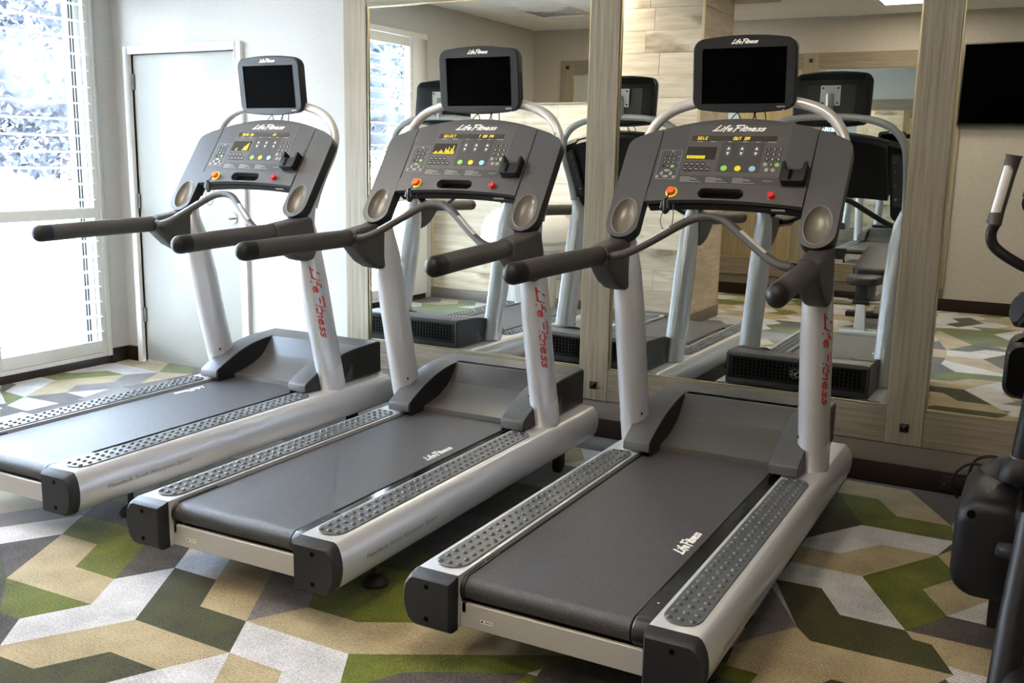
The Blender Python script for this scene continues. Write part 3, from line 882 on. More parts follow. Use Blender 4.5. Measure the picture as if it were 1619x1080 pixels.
def make_treadmill():
    t = thing('treadmill', '', 'treadmill', (0, 0, 0), 0, 'row of three treadmills')
    YX = lambda a, b, c_: (c_, a, b)                 # profile in y,z extruded along x
    for sg in (1, -1):
        # side rail
        rp = MB()
        yend = lambda z: 2.035 + 0.012 * math.sin((z - 0.119) / 0.161 * PI)
        rp.loft([[(x, 0.044, z) for x, z in RAILP], [(x, yend(z), z) for x, z in RAILP]])
        rail = obj('side_rail', mir(rp, sg), 'silver', t, smooth=30)
        fc = MB().loft([[(0.298 + (x - 0.298) * 0.985, yend(z), 0.2 + (z - 0.2) * 0.97) for x, z in RAILP], [(0.300 + (x - 0.300) * 0.95, yend(z) + 0.016, 0.2 + (z - 0.2) * 0.93) for x, z in RAILP]])
        obj('front_cap', mir(fc, sg), 'charcoal', rail, bevel=0.002)
        ec = MB()
        o_ = [(x + (0.0015 if x > 0.3 else -0.002), z + (0.001 if z > 0.2 else -0.003)) for x, z in RAILP]
        cx, cz = 0.37, 0.2
        ins = lambda k: [(cx + (x - cx) * (1 - k / 0.08), cz + (z - cz) * (1 - k / 0.08)) for x, z in o_]
        ec.loft([[(x, 0.0435, z) for x, z in o_], [(x, 0.016, z - (0.007 if z > 0.25 else 0)) for x, z in o_], [(x, 0.006, z - (0.0075 if z > 0.25 else 0)) for x, z in ins(0.0025)], [(x, 0.0, z - (0.008 if z > 0.25 else 0)) for x, z in ins(0.008)]])
        cap = obj('end_cap', mir(ec, sg), 'cap', t, smooth=32)
        for z in (0.245, 0.147):
            sc_ = MB().lathe([(0.0078, -0.0012), (0.0078, 0.003)], (0.369 * sg, 0, z), 12, 'y')
            obj('screw_hole', sc_, 'blackdeep', cap)
        fp = MB().prism(stadium(0.3545, 0.757, 0.0525, 0.680), ID, 0.279, 0.2845)
        fp = obj('foot_pad', mir(fp, sg), 'pad', t, bevel=0.0015, seg=1)
        st = MB()
        for k in range(32):
            for x in (0.3225, 0.3545, 0.3865):
                y = 0.104 + k * 0.0421
                st.lathe([(0.0088, 0.284), (0.0082, 0.2872), (0.0055, 0.2895), (0.0008, 0.2905)], (x, y, 0), 9, caps=False)
        tag(obj('raised_dots', mir(st, sg), 'pad', fp, smooth=60), kind='stuff')
        # rear roller mount
        rm = MB().lathe([(0.037, 0.236 if sg > 0 else 0.2755), (0.040, 0.242 if sg > 0 else 0.278), (0.040, 0.2895)], (0, 0.094, 0.231), 20, 'x')
        rm.box(0.236 if sg > 0 else 0.2765, 0.2895, 0.10, 0.27, 0.235, 0.2715).box(0.270, 0.284, 0.058, 0.085, 0.165, 0.20)
        rb_ = obj('roller_mount', mir(rm, sg), 'black', t, bevel=0.0015, seg=1)
        obj('screw', MB().lathe([(0.004, 0.2728), (0.004, 0.271)], (0.284 * sg if sg < 0 else 0.262, 0.19, 0), 8), 'chrome', rb_)
        obj('deck_edge', mir(MB().box(0.232 if sg > 0 else 0.276, 0.2895, 0.27, 1.58, 0.20, 0.2645), sg), 'gloss', t)
        # levelling foot and transport wheel
        lf = MB().lathe([(0.012, 0.04), (0.012, 0.125)], (0.345, 0.36, 0), 10).lathe([(0.046, 0.0008), (0.048, 0.012), (0.034, 0.032), (0.012, 0.042)], (0.345, 0.36, 0), 20)
        obj('levelling_foot', mir(lf, sg), 'rubber', t)
        wh = MB().lathe([(0.03, -0.014), (0.042, -0.012), (0.042, 0.012), (0.03, 0.014)], (0.36, 1.80, 0.0428), 20, 'x').box(0.342, 0.346, 1.77, 1.83, 0.03, 0.122).box(0.374, 0.378, 1.77, 1.83, 0.03, 0.122)
        obj('transport_wheel', mir(wh, sg), 'rubber', t)
        # upright
        ax = [Vector((0.371, 1.632, 0.276)), Vector((0.371, 1.600, 0.40)), Vector((0.371, 1.555, 0.58)), Vector((0.371, 1.50, 0.82)), Vector((0.373, 1.455, 1.02)), Vector((0.376, 1.435, 1.13)), Vector((0.387, 1.468, 1.205))]
        RX, RY = 0.058, 0.078
        up = obj('upright', mir(MB().tube(ax, [(RX, RY)] * 4 + [(0.053, 0.068), (0.044, 0.046), (0.022, 0.022)], 26, up=(0, 1, 0)), sg), 'silver', t, smooth=50)
        sl = MB()
        d0 = (ax[1] - ax[0]).normalized()
        ring = lambda s_, k, slant: [tuple(ax[0] + d0 * (s_ + slant * math.sin(2 * PI * j / 26)) + Vector(((RX + k) * math.cos(2 * PI * j / 26), (RY + k) * math.sin(2 * PI * j / 26) * 0.97, 0))) for j in range(26)]
        sl.loft([ring(0.008, 0.0022, 0), ring(0.126, 0.0022, 0.02), ring(0.128, 0.0, 0.02)], caps=False)
        slv = obj('upright_sleeve', mir(sl, sg), 'silver', up, smooth=50)
        bp_ = ax[0] + d0 * 0.115
        obj('bolt_hole', mir(MB().lathe([(0.0065, 0.0), (0.0065, 0.004)], (bp_.x - 0.046, bp_.y - 0.0545, bp_.z + 0.03), 12, 'y'), sg), 'blackdeep', up)
        if sg > 0:
            lt = MB()
            def around(a, b, c_):
                # a runs down the tube from the top, b around it
                s_ = a
                P = Vector((0.371, 1.479, 0.915)) + Vector((0, 0.078, -0.345)).normalized() * s_
                an2 = math.radians(-29) + b / 0.066
                return (P.x + (RX + 0.0012 + c_) * math.cos(an2), P.y + (RY + 0.0012 + c_) * math.sin(an2), P.z)
            script_logo(lt, around, 0.0, -0.022, 0.36, 0.042, shear=0.25, thick=0.09)
            obj('lettering', lt, 'red', up, smooth=0, label='red script lettering running down the upright')
        # handrail: casting and grip
        pr = [(1.186, 1.066), (1.184, 1.134), (1.25, 1.143), (1.33, 1.152), (1.385, 1.165), (1.43, 1.16), (1.452, 1.08), (1.458, 0.985), (1.436, 0.957), (1.39, 0.950), (1.335, 0.963), (1.272, 0.993), (1.222, 1.035)]
        cs = MB().prism(pr, YX, 0.3455, 0.4285)
        cas = obj('handrail_bracket', mir(cs, sg), 'grip', t, bevel=0.017, seg=3, smooth=60)
        obj('bracket_screw', mir(MB().lathe([(0.003, 0.4285), (0.003, 0.4295)], (0, 1.36, 1.0), 8, 'x'), sg), 'blackdeep', cas)
        gp = [(0.386, 1.20, 1.100), (0.392, 1.12, 1.099), (0.402, 0.98, 1.096), (0.415, 0.80, 1.092), (0.4265, 0.645, 1.087)]
        gr = obj('hand_grip', mir(MB().tube(gp, (0.0335, 0.0375), 22), sg), 'grip', t, smooth=50)
        dm = []
        rs_ = []
        for k in range(7):
            a = k / 6 * PI / 2
            dm.append((0.4265 + 0.0055 * (0.045 + 0.04 * math.sin(a)) / 0.085, 0.645 - 0.045 - 0.038 * math.sin(a), 1.087 - 0.001))
            rs_.append((0.034 * max(math.cos(a), 0.02), 0.038 * max(math.cos(a), 0.02)))
        dm.insert(0, (0.4265, 0.6455, 1.087))
        rs_.insert(0, (0.0338, 0.0378))
        obj('grip_end', mir(MB().tube(dm, rs_, 22), sg), 'charcoal', gr, smooth=60)
        obj('grip_collar', mir(MB().tube([(0.3863, 1.187, 1.1), (0.3866, 1.181, 1.1)], (0.0345, 0.0385), 22), sg), 'black', gr, smooth=50)
        # console wing: cover plate with a cup holder, dark shell behind
        arc = [(0.369 + 0.067 * math.cos(math.radians(a)), -0.085 + 0.067 * math.sin(math.radians(a))) for a in range(195, 361, 15)]
        wing = [(0.3055, -0.02)] + arc + [(0.4365, 0.10), (0.4365, 0.262), (0.4335, 0.281), (0.427, 0.295), (0.416, 0.306), (0.365, 0.332), (0.3055, 0.3515)]
        cup = ellipse(0.368, -0.056, 0.0495, 0.079, 32)
        fn = PANEL if sg > 0 else FLIP(PANEL)
        wg = obj('console_wing', MB().plate(wing, [cup], fn, 0.0, -0.006, back=False), 'grey', t, smooth=30)
        cp = MB()
        ringc = lambda k, dw: [fn(0.368 + 0.0495 * k * math.cos(2 * PI * j / 32), -0.056 + 0.079 * k * math.sin(2 * PI * j / 32) - dw * 0.25, -dw) for j in range(32)]
        cp.loft([ringc(1.0, 0.0), ringc(0.97, 0.006), ringc(0.90, 0.015), ringc(0.78, 0.023), ringc(0.55, 0.029), ringc(0.25, 0.032), ringc(0.03, 0.0325)], caps=False)
        obj('cup_holder', cp, 'cup', wg, smooth=60)
        rim = MB().loft([[fn(0.368 + (0.0495 + a) * math.cos(2 * PI * j / 32), -0.056 + (0.079 + a) * math.sin(2 * PI * j / 32), b) for j in range(32)] for a, b in ((0.0025, 0.0), (0.001, 0.0016), (-0.001, 0.0012), (-0.0025, -0.002))], caps=False)
        obj('cup_rim', rim, 'cup', wg, smooth=60)
        sh_ = [(0.37 + (x - 0.37) * 0.985, v) for x, v in wing]
        ws = MB().plate(sh_, [ellipse(0.368, -0.056, 0.0515, 0.082, 32)], fn, -0.0055, -0.05, hole_depth=-0.045)
        obj('wing_shell', ws, 'black', wg, smooth=30)
        # bracket and arch leg behind
        br = MB().prism([(0.325, -0.02), (0.382, -0.02), (0.382, 0.27), (0.36, 0.30), (0.325, 0.30)], fn, -0.05, -0.078)
        brk = obj('arch_bracket', br, 'grey', t, bevel=0.003, seg=1)
        for v in (0.03, 0.12, 0.21, 0.265):
            p = fn(0.34, v, -0.0785)
            obj('bolt', MB().lathe([(0.005, 0.0), (0.005, 0.004)], p, 8, 'y'), 'steel', brk)
    # belt
    bz = 0.268
    bp2 = [(1.62, bz), (0.13, bz), (0.10, bz)]
    for k in range(1, 13):
        a = PI / 2 + PI * k / 12
        bp2.append((0.094 + 0.0355 * math.cos(a), 0.2325 + 0.0355 * math.sin(a)))
    bp2 += [(1.62, 0.197)]
    obj('running_belt', MB().prism(bp2, YX, -0.275, 0.231), 'belt', t, smooth=40)
    obj('deck_board', MB().box(-0.289, 0.289, 0.115, 1.70, 0.135, 0.195), 'black', t, bevel=0.003, seg=1)
    cb2 = obj('rear_crossmember', MB().box(-0.2895, 0.2895, 0.058, 0.072, 0.122, 0.196), 'plate', t, bevel=0.002, seg=1)
    stk = MB().flat([(-0.222, 0.146), (-0.182, 0.146), (-0.182, 0.158), (-0.222, 0.158)], XZ(0.0575), 0)
    obj('sticker', stk, 'white', cb2, smooth=0, label='small white barcode sticker')
    bars = MB()
    for k in range(9):
        x = -0.205 + k * 0.0022
        bars.flat([(x, 0.150), (x + 0.0012, 0.150), (x + 0.0012, 0.1545), (x, 0.1545)], XZ(0.0572), 0)
    bars.flat([(-0.219, 0.149), (-0.213, 0.149), (-0.213, 0.155), (-0.219, 0.155)], XZ(0.0572), 0)
    obj('sticker_print', bars, 'darkprint', cb2, smooth=0)
    # flexdeck lettering on the outer side of the right rail
    arcl = [0.0]
    sub = RAILP[2:]
    for a, b in zip(sub[:-1], sub[1:]):
        arcl.append(arcl[-1] + math.hypot(b[0] - a[0], b[1] - a[1]))
    def onrail(a, b, c_):
        # b measured up from z = 0.185 on the profile
        z = 0.186 + b
        for (xa, za), (xb, zb) in zip(sub[:-1], sub[1:]):
            if zb <= z <= za:
                f = (za - z) / max(za - zb, 1e-9)
                return (xa + (xb - xa) * f + 0.0009, a, z)
        return (0.4545, a, z)
    ft = MB()
    put_text(ft, 'Flexdeck', onrail, 0.170, 0.0, w=0.117, hgt=0.0165)
    v0, f0, w0 = text2d('Flexdeck')
    ft.add([(p[0] + 0.0001, p[1] + 0.0011, p[2]) for p in ft.v], [tuple(q) for q in ft.f])
    put_text(ft, 'Shock Absorption System', onrail, 0.297, 0.0, w=0.292, hgt=0.0165)
    obj('rail_lettering', ft, 'dim2', t, smooth=0, label='grey lettering along the rail')
    # motor hood
    hp = [(1.567, 0.262), (1.567, 0.290), (1.62, 0.299), (1.70, 0.318), (1.77, 0.349), (1.82, 0.386), (1.85, 0.420), (1.868, 0.449), (1.90, 0.4525), (2.03, 0.458), (2.046, 0.453), (2.052, 0.440), (2.054, 0.285), (1.70, 0.262)]
    hood = obj('motor_hood', MB().prism([(y, z) for y, z in hp if y > 1.86 or z < 0.3 and y > 1.69] , YX, -0.366, 0.366), 'grey_hood', t, bevel=0.004, smooth=40)
    obj('hood_scoop', MB().prism(hp[:9] + [(1.90, 0.262)], YX, -0.246, 0.246), 'scoop', hood, smooth=40)
    for sg in (1, -1):
        top = catmull([(1.437, 0.323, 0), (1.450, 0.334, 0), (1.50, 0.359, 0), (1.58, 0.394, 0), (1.68, 0.426, 0), (1.78, 0.445, 0), (1.88, 0.4535, 0)], 3)
        prof = [(1.436, 0.288), (1.435, 0.300)] + [(p.x, p.y) for p in top] + [(1.88, 0.285)]
        def armx(a, b, c_):
            # c_: 0 inner, 1 outer
            k = min(max((a - 1.43) / 0.45, 0), 1)
            xi = 0.243
            xo = 0.352 + 0.014 * k
            return ((xi + (xo - xi) * c_) * sg, a, b)
        arm = obj('hood_arm', MB().prism(prof, armx, 0, 1), 'grey_hood', hood, bevel=0.005, smooth=40)
        tops = [(y, z - 0.007) for y, z in prof[3:-1]] + [(1.96, 0.449), (2.044, 0.447)]
        xs_ = lambda y: 0.3515 + 0.0145 * min(max((y - 1.43) / 0.45, 0), 1)
        hsp = MB().loft([[((xs_(y) + d) * sg, y, zz) for d, zz in ((-0.001, 0.290), (0.0025, 0.290), (0.0025, z), (-0.001, z))] for y, z in tops])
        inn = MB().loft([[((0.2432 + d) * sg, y, zz) for d, zz in ((-0.002, 0.268), (0.001, 0.268), (0.001, z + 0.002), (-0.002, z + 0.002))] for y, z in tops if 1.45 < y < 1.875])
        obj('hood_inner_wall', inn, 'charcoal', hood, smooth=0)
        obj('hood_side_panel', hsp, 'black', hood, smooth=0)
    scw = MB()
    slots = MB()
    for r in range(5):
        for k in range(-15, 16):
            if abs(k) < 2 and 1 <= r <= 3:
                continue
            x = k * 0.0215
            slots.box(x - 0.0055, x + 0.0055, 2.0525, 2.0548, 0.335 + r * 0.019, 0.349 + r * 0.019)
    tag(obj('vent_slots', slots, 'blackdeep', hood, smooth=0), kind='stuff')
    obj('hood_back', MB().box(-0.355, 0.355, 2.051, 2.0536, 0.292, 0.436), 'black', hood, bevel=0.001, seg=1)
    bd = MB().loft([[(rr_ * math.cos(2 * PI * j / 24), 2.0545 + yy, 0.374 + rr_ * math.sin(2 * PI * j / 24)) for j in range(24)] for rr_, yy in ((0.027, 0), (0.027, 0.003), (0.0235, 0.003), (0.0235, 0.0))], caps=False)
    for pts in ([(-0.022, 0.368), (0.004, 0.372), (0.019, 0.385)], [(-0.018, 0.385), (0.0, 0.374), (0.004, 0.362), (0.019, 0.360)]):
        bd.tube([(x, 2.0555, z) for x, z in pts], 0.0028, 6)
    obj('badge', bd, 'chrome', hood, smooth=40, label='round chrome badge with a running figure')
    # crossbar with pulse sensor pads
    cl = [(-0.345, 1.105), (-0.305, 1.108), (-0.272, 1.119), (-0.235, 1.138), (-0.19, 1.166), (-0.146, 1.195), (-0.104, 1.223), (-0.055, 1.249), (0.0, 1.2575)]
    cl += [(-x, z) for x, z in cl[-2::-1]]
    cpt = catmull([(x, 1.185 + 0.70 * (z - 1.107), z) for x, z in cl], 5)
    bar = obj('crossbar', MB().tube(cpt, 0.0156, 16), 'grip', t, smooth=60)
    for sg in (-1, 1):
        i0 = 15 if sg < 0 else len(cpt) - 1 - 27
        seg_ = cpt[i0:i0 + 13]
        pad = MB()
        loops = []
        nrm = Vector((0, -0.30, 0.95))
        for k, p in enumerate(seg_):
            tg = (cpt[min(i0 + k + 1, len(cpt) - 1)] - cpt[max(i0 + k - 1, 0)]).normalized()
            b_ = tg.cross(nrm).normalized()
            n_ = b_.cross(tg).normalized()
            if n_.z < 0:
                n_ = -n_
            mid = 0.5 if sg > 0 else 0.9
            loops.append([tuple(p + n_ * (0.0164 * math.cos(a)) + b_ * (0.0164 * math.sin(a))) for a in [(-0.5 + 0.25 * j) for j in range(5)]])
        pad.loft(loops, caps=False, closed=False)
        obj('pulse_sensor', pad, 'chrome_pad', bar, smooth=60, fix=False, label='thin silver pulse sensor strip')
        obj('bar_collar', MB().tube([(sg * 0.345, 1.184, 1.1055), (sg * 0.330, 1.1845, 1.1062)], 0.0172, 16), 'charcoal', bar, smooth=50)
    # console
    tp = [(-0.3012 + 0.6024 * k / 16, 0.3525 + 0.0495 * (1 - ((k - 8) / 8) ** 2)) for k in range(17)]
    bt = [(0.3012 - 0.6024 * k / 10, 0.012 + 0.016 * (1 - ((k - 5) / 5) ** 2)) for k in range(11)]
    ridge = lambda x: 0.078 + 0.016 * (1 - (x / 0.3025) ** 2)
    rd = [(0.3012 - 0.6024 * k / 10, ridge(0.3012 - 0.6024 * k / 10)) for k in range(11)]
    cons = obj('console', MB().plate(tp[::1] + rd, [], PANEL, 0.0, -0.02), 'grey', t, smooth=30)
    slot = stadium(-0.010, 0.057, 0.088, 0.0225, 10)
    low = MB().plate(rd[::-1] + bt, [slot], PANEL, 0.0035, -0.02, back=False, hole_depth=-0.03)
    obj('console_ledge', low, 'grey', cons, bevel=0.0)
    obj('tray_slot', MB().flat(stadium(-0.010, 0.057, 0.087, 0.0215, 10), PANEL, -0.03), 'blackdeep', cons, smooth=0)
    bk = [(x * 0.985, v - 0.004 if v > 0.3 else v) for x, v in tp + bt]
    obj('console_shell', MB().prism(bk, PANEL, -0.0305, -0.068), 'black', cons, smooth=30)
    lab = MB()
    und = frame((0, 1.418, 1.289), (1, 0, 0), -PN_, -UP_)
    bl = MB().flat([(0.185, 0.020), (0.235, 0.020), (0.235, 0.034), (0.185, 0.034)], und, -0.0130)
    obj('ledge_label', bl, 'white', cons, smooth=0)
    # film overlay and printed fields
    ov = MB().prism([(-0.196, 0.371), (0.202, 0.371), (0.203, 0.24), (0.206, 0.094), (-0.31 + 0.115, 0.098), (-0.186, 0.138)], PANEL, -0.001, 0.0008)
    obj('overlay', ov, 'overlay', cons, smooth=0)
    o2 = MB().prism([(-0.190, 0.1385), (0.206, 0.1345), (0.2065, 0.098), (-0.192, 0.101)], PANEL, 0.0, 0.0012)
    o2.prism(rrect(-0.052, 0.1135, 0.155, 0.291, 0.006), PANEL, 0.0, 0.0013)
    obj('overlay_fields', o2, 'overlay_dark', cons, smooth=0)
    pt = MB()
    for x0 in (-0.184, -0.082, 0.022):
        for r in range(5):
            pt.flat([(x0, 0.130 - r * 0.0052), (x0 + (0.04 if r in (0, 3) else 0.085 - 0.008 * ((r * 3) % 4)), 0.130 - r * 0.0052), (x0 + (0.04 if r in (0, 3) else 0.085 - 0.008 * ((r * 3) % 4)), 0.1278 - r * 0.0052), (x0, 0.1278 - r * 0.0052)], PANEL, 0.0015)
    pt.flat([(0.138, 0.118), (0.172, 0.118), (0.172, 0.1205), (0.138, 0.1205)], PANEL, 0.0015)
    obj('small_print', pt, 'dim', cons, smooth=0)
    wt = MB()
    script_logo(wt, PANEL, -0.098, 0.344, 0.198, 0.026, wv=0.0014, shear=0.45, thick=0.11)
    obj('console_lettering', wt, 'white', cons, smooth=0, label='white script lettering')
    w2 = MB()
    for x, s_ in ((-0.155, 'Calories'), (-0.100, 'Distance'), (-0.030, 'Time'), (0.028, 'Incline'), (0.078, 'Speed'), (0.125, 'Heart Rate')):
        put_text(w2, s_, PANEL, x, 0.2915, hgt=0.0048, wv=0.0016)
    put_text(w2, 'TV', PANEL, -0.247, 0.241, hgt=0.0075, wv=0.0016)
    obj('white_print', w2, 'white', cons, smooth=0)
    for x in (-0.0215, 0.031, 0.0865):
        obj('rocker_key', MB().prism(rrect(x - 0.011, x + 0.011, 0.227, 0.275, 0.005), PANEL, 0.001, 0.0019), 'overlay', cons, smooth=0)
        for v in (0.263, 0.239):
            k_ = 1 if v > 0.25 else -1
            obj('arrow_mark', MB().flat([(x - 0.0062, v - 0.006 * k_), (x + 0.0062, v - 0.006 * k_), (x, v + 0.007 * k_)], PANEL, 0.0024), 'white', cons, smooth=0)
    keyd = lambda r: MB().prism(ellipse(0, 0, r, r, 14), PANEL, 0.0, 0.0022)
    def key(cx, cy, r, m_, name='key'):
        o = obj(name, MB().prism(ellipse(cx, cy, r, r * 0.98, 14), PANEL, 0.0, 0.0022), m_, cons, smooth=0)
        return o
    kt = MB()
    nums = '123456789'
    for k in range(9):
        cx, cy = 0.133 + 0.0218 * (k % 3), 0.261 - 0.0229 * (k // 3)
        key(cx, cy, 0.0080, 'key')
        put_text(kt, nums[k], PANEL, cx, cy - 0.0048, hgt=0.0098, align='c', wv=0.0025)
        cx, cy = -0.265 + 0.0185 * (k % 3), 0.2285 - 0.0172 * (k // 3)
        key(cx, cy, 0.0062, 'key')
        put_text(kt, nums[k], PANEL, cx, cy - 0.0038, hgt=0.0076, align='c', wv=0.0025)
    key(0.1535, 0.1925, 0.0080, 'key')
    put_text(kt, '0', PANEL, 0.1535, 0.1877, hgt=0.0098, align='c', wv=0.0025)
    key(-0.2465, 0.1765, 0.0062, 'key')
    put_text(kt, '0', PANEL, -0.2465, 0.1727, hgt=0.0076, align='c', wv=0.0025)
    key(-0.265, 0.1765, 0.0062, 'key')
    key(0.176, 0.192, 0.0088, 'green')
    key(-0.228, 0.1762, 0.0072, 'green')
    for x, v in ((0.131, 0.193), (0.141, 0.1685), (0.1645, 0.168)):
        key(x, v, 0.0082, 'dim')
    for k in range(4):
        key(-0.174 + k * 0.0222, 0.1885, 0.0104, 'key')
    for k in range(5):
        key(-0.174 + k * 0.0220, 0.1655, 0.0104, 'key')
    for k in range(9):
        cx, cy = (-0.174 + k * 0.0222, 0.1885) if k < 4 else (-0.174 + (k - 4) * 0.0220, 0.1655)
        obj('key_mark', MB().flat([(cx - 0.006, cy - 0.001), (cx + 0.006, cy - 0.001), (cx + 0.006, cy + 0.001), (cx - 0.006, cy + 0.001)], PANEL, 0.0025), 'white', cons, smooth=0)
    obj('key_numbers', kt, 'white', cons, smooth=0)
    for x, m_ in ((-0.0225, 'green'), (0.031, 'yellow'), (0.0865, 'blue')):
        key(x, 0.1722, 0.0125, m_)
    tvf = MB()
    o_r, i_r = rrect(-0.288, -0.201, 0.117, 0.2525, 0.008), rrect(-0.2865, -0.2025, 0.1185, 0.251, 0.0072)
    tvf.loft([[PANEL(p[0], p[1], 0.0012) for p in o_r], [PANEL(p[0], p[1], 0.0012) for p in i_r]], caps=False)
    obj('keypad_outline', tvf, 'dim', cons, smooth=0)
    for an in range(4):
        a = an * PI / 2
        cx, cy = -0.2455 + 0.0185 * math.cos(a), 0.1425 + 0.0135 * math.sin(a)
        rx, ry = (0.0065, 0.0095) if an % 2 == 0 else (0.0125, 0.0055)
        obj('arrow_key', MB().prism(ellipse(cx, cy, rx, ry, 10), PANEL, 0.0, 0.0022), 'dim', cons, smooth=0)
    key(-0.279, 0.1275, 0.0065, 'dim')
    key(-0.2125, 0.1275, 0.0065, 'dim')
    for v in (0.2215, 0.192, 0.160):
        obj('key', MB().prism(rrect(-0.2145, -0.2045, v - 0.003, v + 0.003, 0.002), PANEL, 0.0, 0.002), 'violet', cons, smooth=0)
    # display windows
    obj('display_window', MB().prism(rrect(-0.178, 0.1545, 0.2965, 0.3205, 0.002), PANEL, 0.0, 0.0016), 'ledoff', cons, smooth=0)
    obj('matrix_window', MB().prism(rrect(-0.184, -0.0665, 0.2105, 0.2685, 0.002), PANEL, 0.0, 0.0016), 'ledoff', cons, smooth=0)
    gridm = MB()
    for k in range(16):
        x = -0.181 + k * 0.0074
        gridm.flat([(x - 0.0004, 0.2115), (x + 0.0004, 0.2115), (x + 0.0004, 0.2675), (x - 0.0004, 0.2675)], PANEL, 0.0019)
    for k in range(8):
        v = 0.2125 + k * 0.0077
        gridm.flat([(-0.183, v - 0.0004), (-0.0675, v - 0.0004), (-0.0675, v + 0.0004), (-0.183, v + 0.0004)], PANEL, 0.0019)
    obj('matrix_grid', gridm, 'blackdeep', cons, smooth=0)
    # stop buttons
    yr = obj('emergency_stop', MB().lathe([(0.0238, 0), (0.0235, 0.003), (0.016, 0.0035)], (0, 0, 0), 26), 'yellow', cons, smooth=40, label='orange stop button on a yellow ring')
    rotm = Matrix((( 1, 0, 0), (0, UP_.y, PN_.y), (0, UP_.z, PN_.z))).to_4x4()
    def seat(o, x, v, wv):
        mtx = rotm.copy()
        p = PANEL(x, v, wv)
        mtx[0][3], mtx[1][3], mtx[2][3] = p
        o.data.transform(mtx)
    seat(yr, -0.2015, 0.055, 0.0035)
    ob = obj('stop_knob', MB().lathe([(0.0165, 0.0), (0.0165, 0.013), (0.0145, 0.0165), (0.0, 0.0172)], (0, 0, 0), 24), 'orange', cons, smooth=40)
    seat(ob, -0.2015, 0.056, 0.006)
    rbn = obj('stop_button', MB().lathe([(0.0165, 0.0), (0.0165, 0.002), (0.0135, 0.0025), (0.0135, 0.016), (0.0115, 0.0185), (0.0, 0.019)], (0, 0, 0), 8), 'redbtn', cons, smooth=20, label='red stop button')
    seat(rbn, 0.183, 0.052, 0.0035)
    # safety clip and cord
    P0 = Vector(PANEL(-0.2025, 0.040, 0.024))
    c0 = Vector(PANEL(-0.2045, -0.002, 0.034))
    lan = obj('safety_cord', MB().tube(catmull([P0, P0 + Vector((0.0, -0.012, -0.012)), c0], 5), 0.0028, 8), 'black', cons, smooth=50)
    clp = MB()
    for dx, dz, r, h_ in ((0, 0, 0.013, 0.05), (0.010, -0.008, 0.011, 0.036), (-0.011, -0.012, 0.009, 0.03)):
        clp.tube([c0 + Vector((dx, -0.002, dz + 0.01)), c0 + Vector((dx * 1.3, 0, dz - h_ * 0.5)), c0 + Vector((dx * 0.6, 0.004, dz - h_))], [(r * 0.55, r * 0.55), (r, r * 0.9), (r * 0.6, r * 0.5)], 8)
    obj('safety_clip', clp, 'black', cons, smooth=25)
    c1 = c0 + Vector((0, 0, -0.03))
    lp_ = catmull([c1 + Vector((-0.004, 0, 0)), c1 + Vector((-0.016, 0.0, -0.05)), c1 + Vector((0.004, 0.004, -0.085)), c1 + Vector((0.030, 0.006, -0.055)), c1 + Vector((0.026, 0.02, 0.02))], 6)
    obj('cord_loop', MB().tube(lp_, 0.0016, 6), 'black', cons, smooth=50)
    # phone holder
    oh = [(0.212, 0.099), (0.288, 0.099), (0.296, 0.107), (0.297, 0.180), (0.293, 0.187), (0.284, 0.186), (0.281, 0.176), (0.280, 0.158), (0.274, 0.150), (0.225, 0.150), (0.219, 0.158), (0.218, 0.178), (0.214, 0.187), (0.206, 0.186), (0.203, 0.179), (0.204, 0.107)]
    ho = obj('phone_holder', MB().prism(oh, PANEL, 0.001, 0.040), 'charcoal', cons, bevel=0.0045, seg=3, smooth=50)
    obj('holder_base', MB().prism(rrect(0.205, 0.294, 0.102, 0.226, 0.004), PANEL, 0.0, 0.0018), 'grey', cons, smooth=0)
    obj('holder_slot', MB().prism(stadium(0.2435, 0.125, 0.0065, 0.022, 6), PANEL, 0.038, 0.0426), 'blackdeep', cons, smooth=0)
    # arch, monitor
    half = [(0.392, 1.478, 1.20), (0.3945, 1.508, 1.275), (0.397, 1.555, 1.36), (0.397, 1.62, 1.455), (0.390, 1.655, 1.53), (0.366, 1.669, 1.588), (0.318, 1.676, 1.638), (0.245, 1.681, 1.671), (0.15, 1.684, 1.689), (0.0, 1.685, 1.695)]
    path = catmull([(-x, y, z) for x, y, z in half] + half[-2::-1], 5)
    arch = obj('monitor_arch', MB().tube(path, 0.0205, 18), 'silver_light', t, smooth=60)
    obj('monitor_post', MB().tube([(0, 1.686, 1.69), (0, 1.700, 1.74), (0, 1.712, 1.80), (0, 1.714, 1.815)], [0.021, 0.021, 0.021, 0.017], 16), 'silver_light', arch, smooth=50)
    mp_ = obj('mount_plate', MB().box(-0.052, 0.052, 1.6965, 1.701, 1.752, 1.856), 'white_plastic', arch, bevel=0.0015, seg=1)
    for x in (-0.038, 0.038):
        for z in (1.766, 1.842):
            obj('plate_screw', MB().lathe([(0.005, 1.700), (0.005, 1.7035)], (x, 0, z), 8, 'y'), 'blackdeep', arch)
    def mon_outline(k, n=5):
        x0, x1, r = 0.200 - k, 0.200 - k, 0.036
        out = []
        for cx, sx, a0, edge in ((1, 1, 0, 't'), (-1, -1, 90, 't'), (-1, -1, 180, 'b'), (1, 1, 270, 'b')):
            for q in range(n + 1):
                a = math.radians(a0 + 90 * q / n)
                x = cx * (x0 - r) + r * math.cos(a)
                v = (0.237 - k - r if edge == 't' else -0.019 + k + r) + r * math.sin(a)
                out.append((x, v))
            if edge == 't' and cx == 1:
                out += [(0.164 - 0.041 * q, 0) for q in range(1, 8)]
            if edge == 'b' and cx == -1:
                out += [(-0.164 + 0.041 * q, 1) for q in range(1, 8)]
        res = []
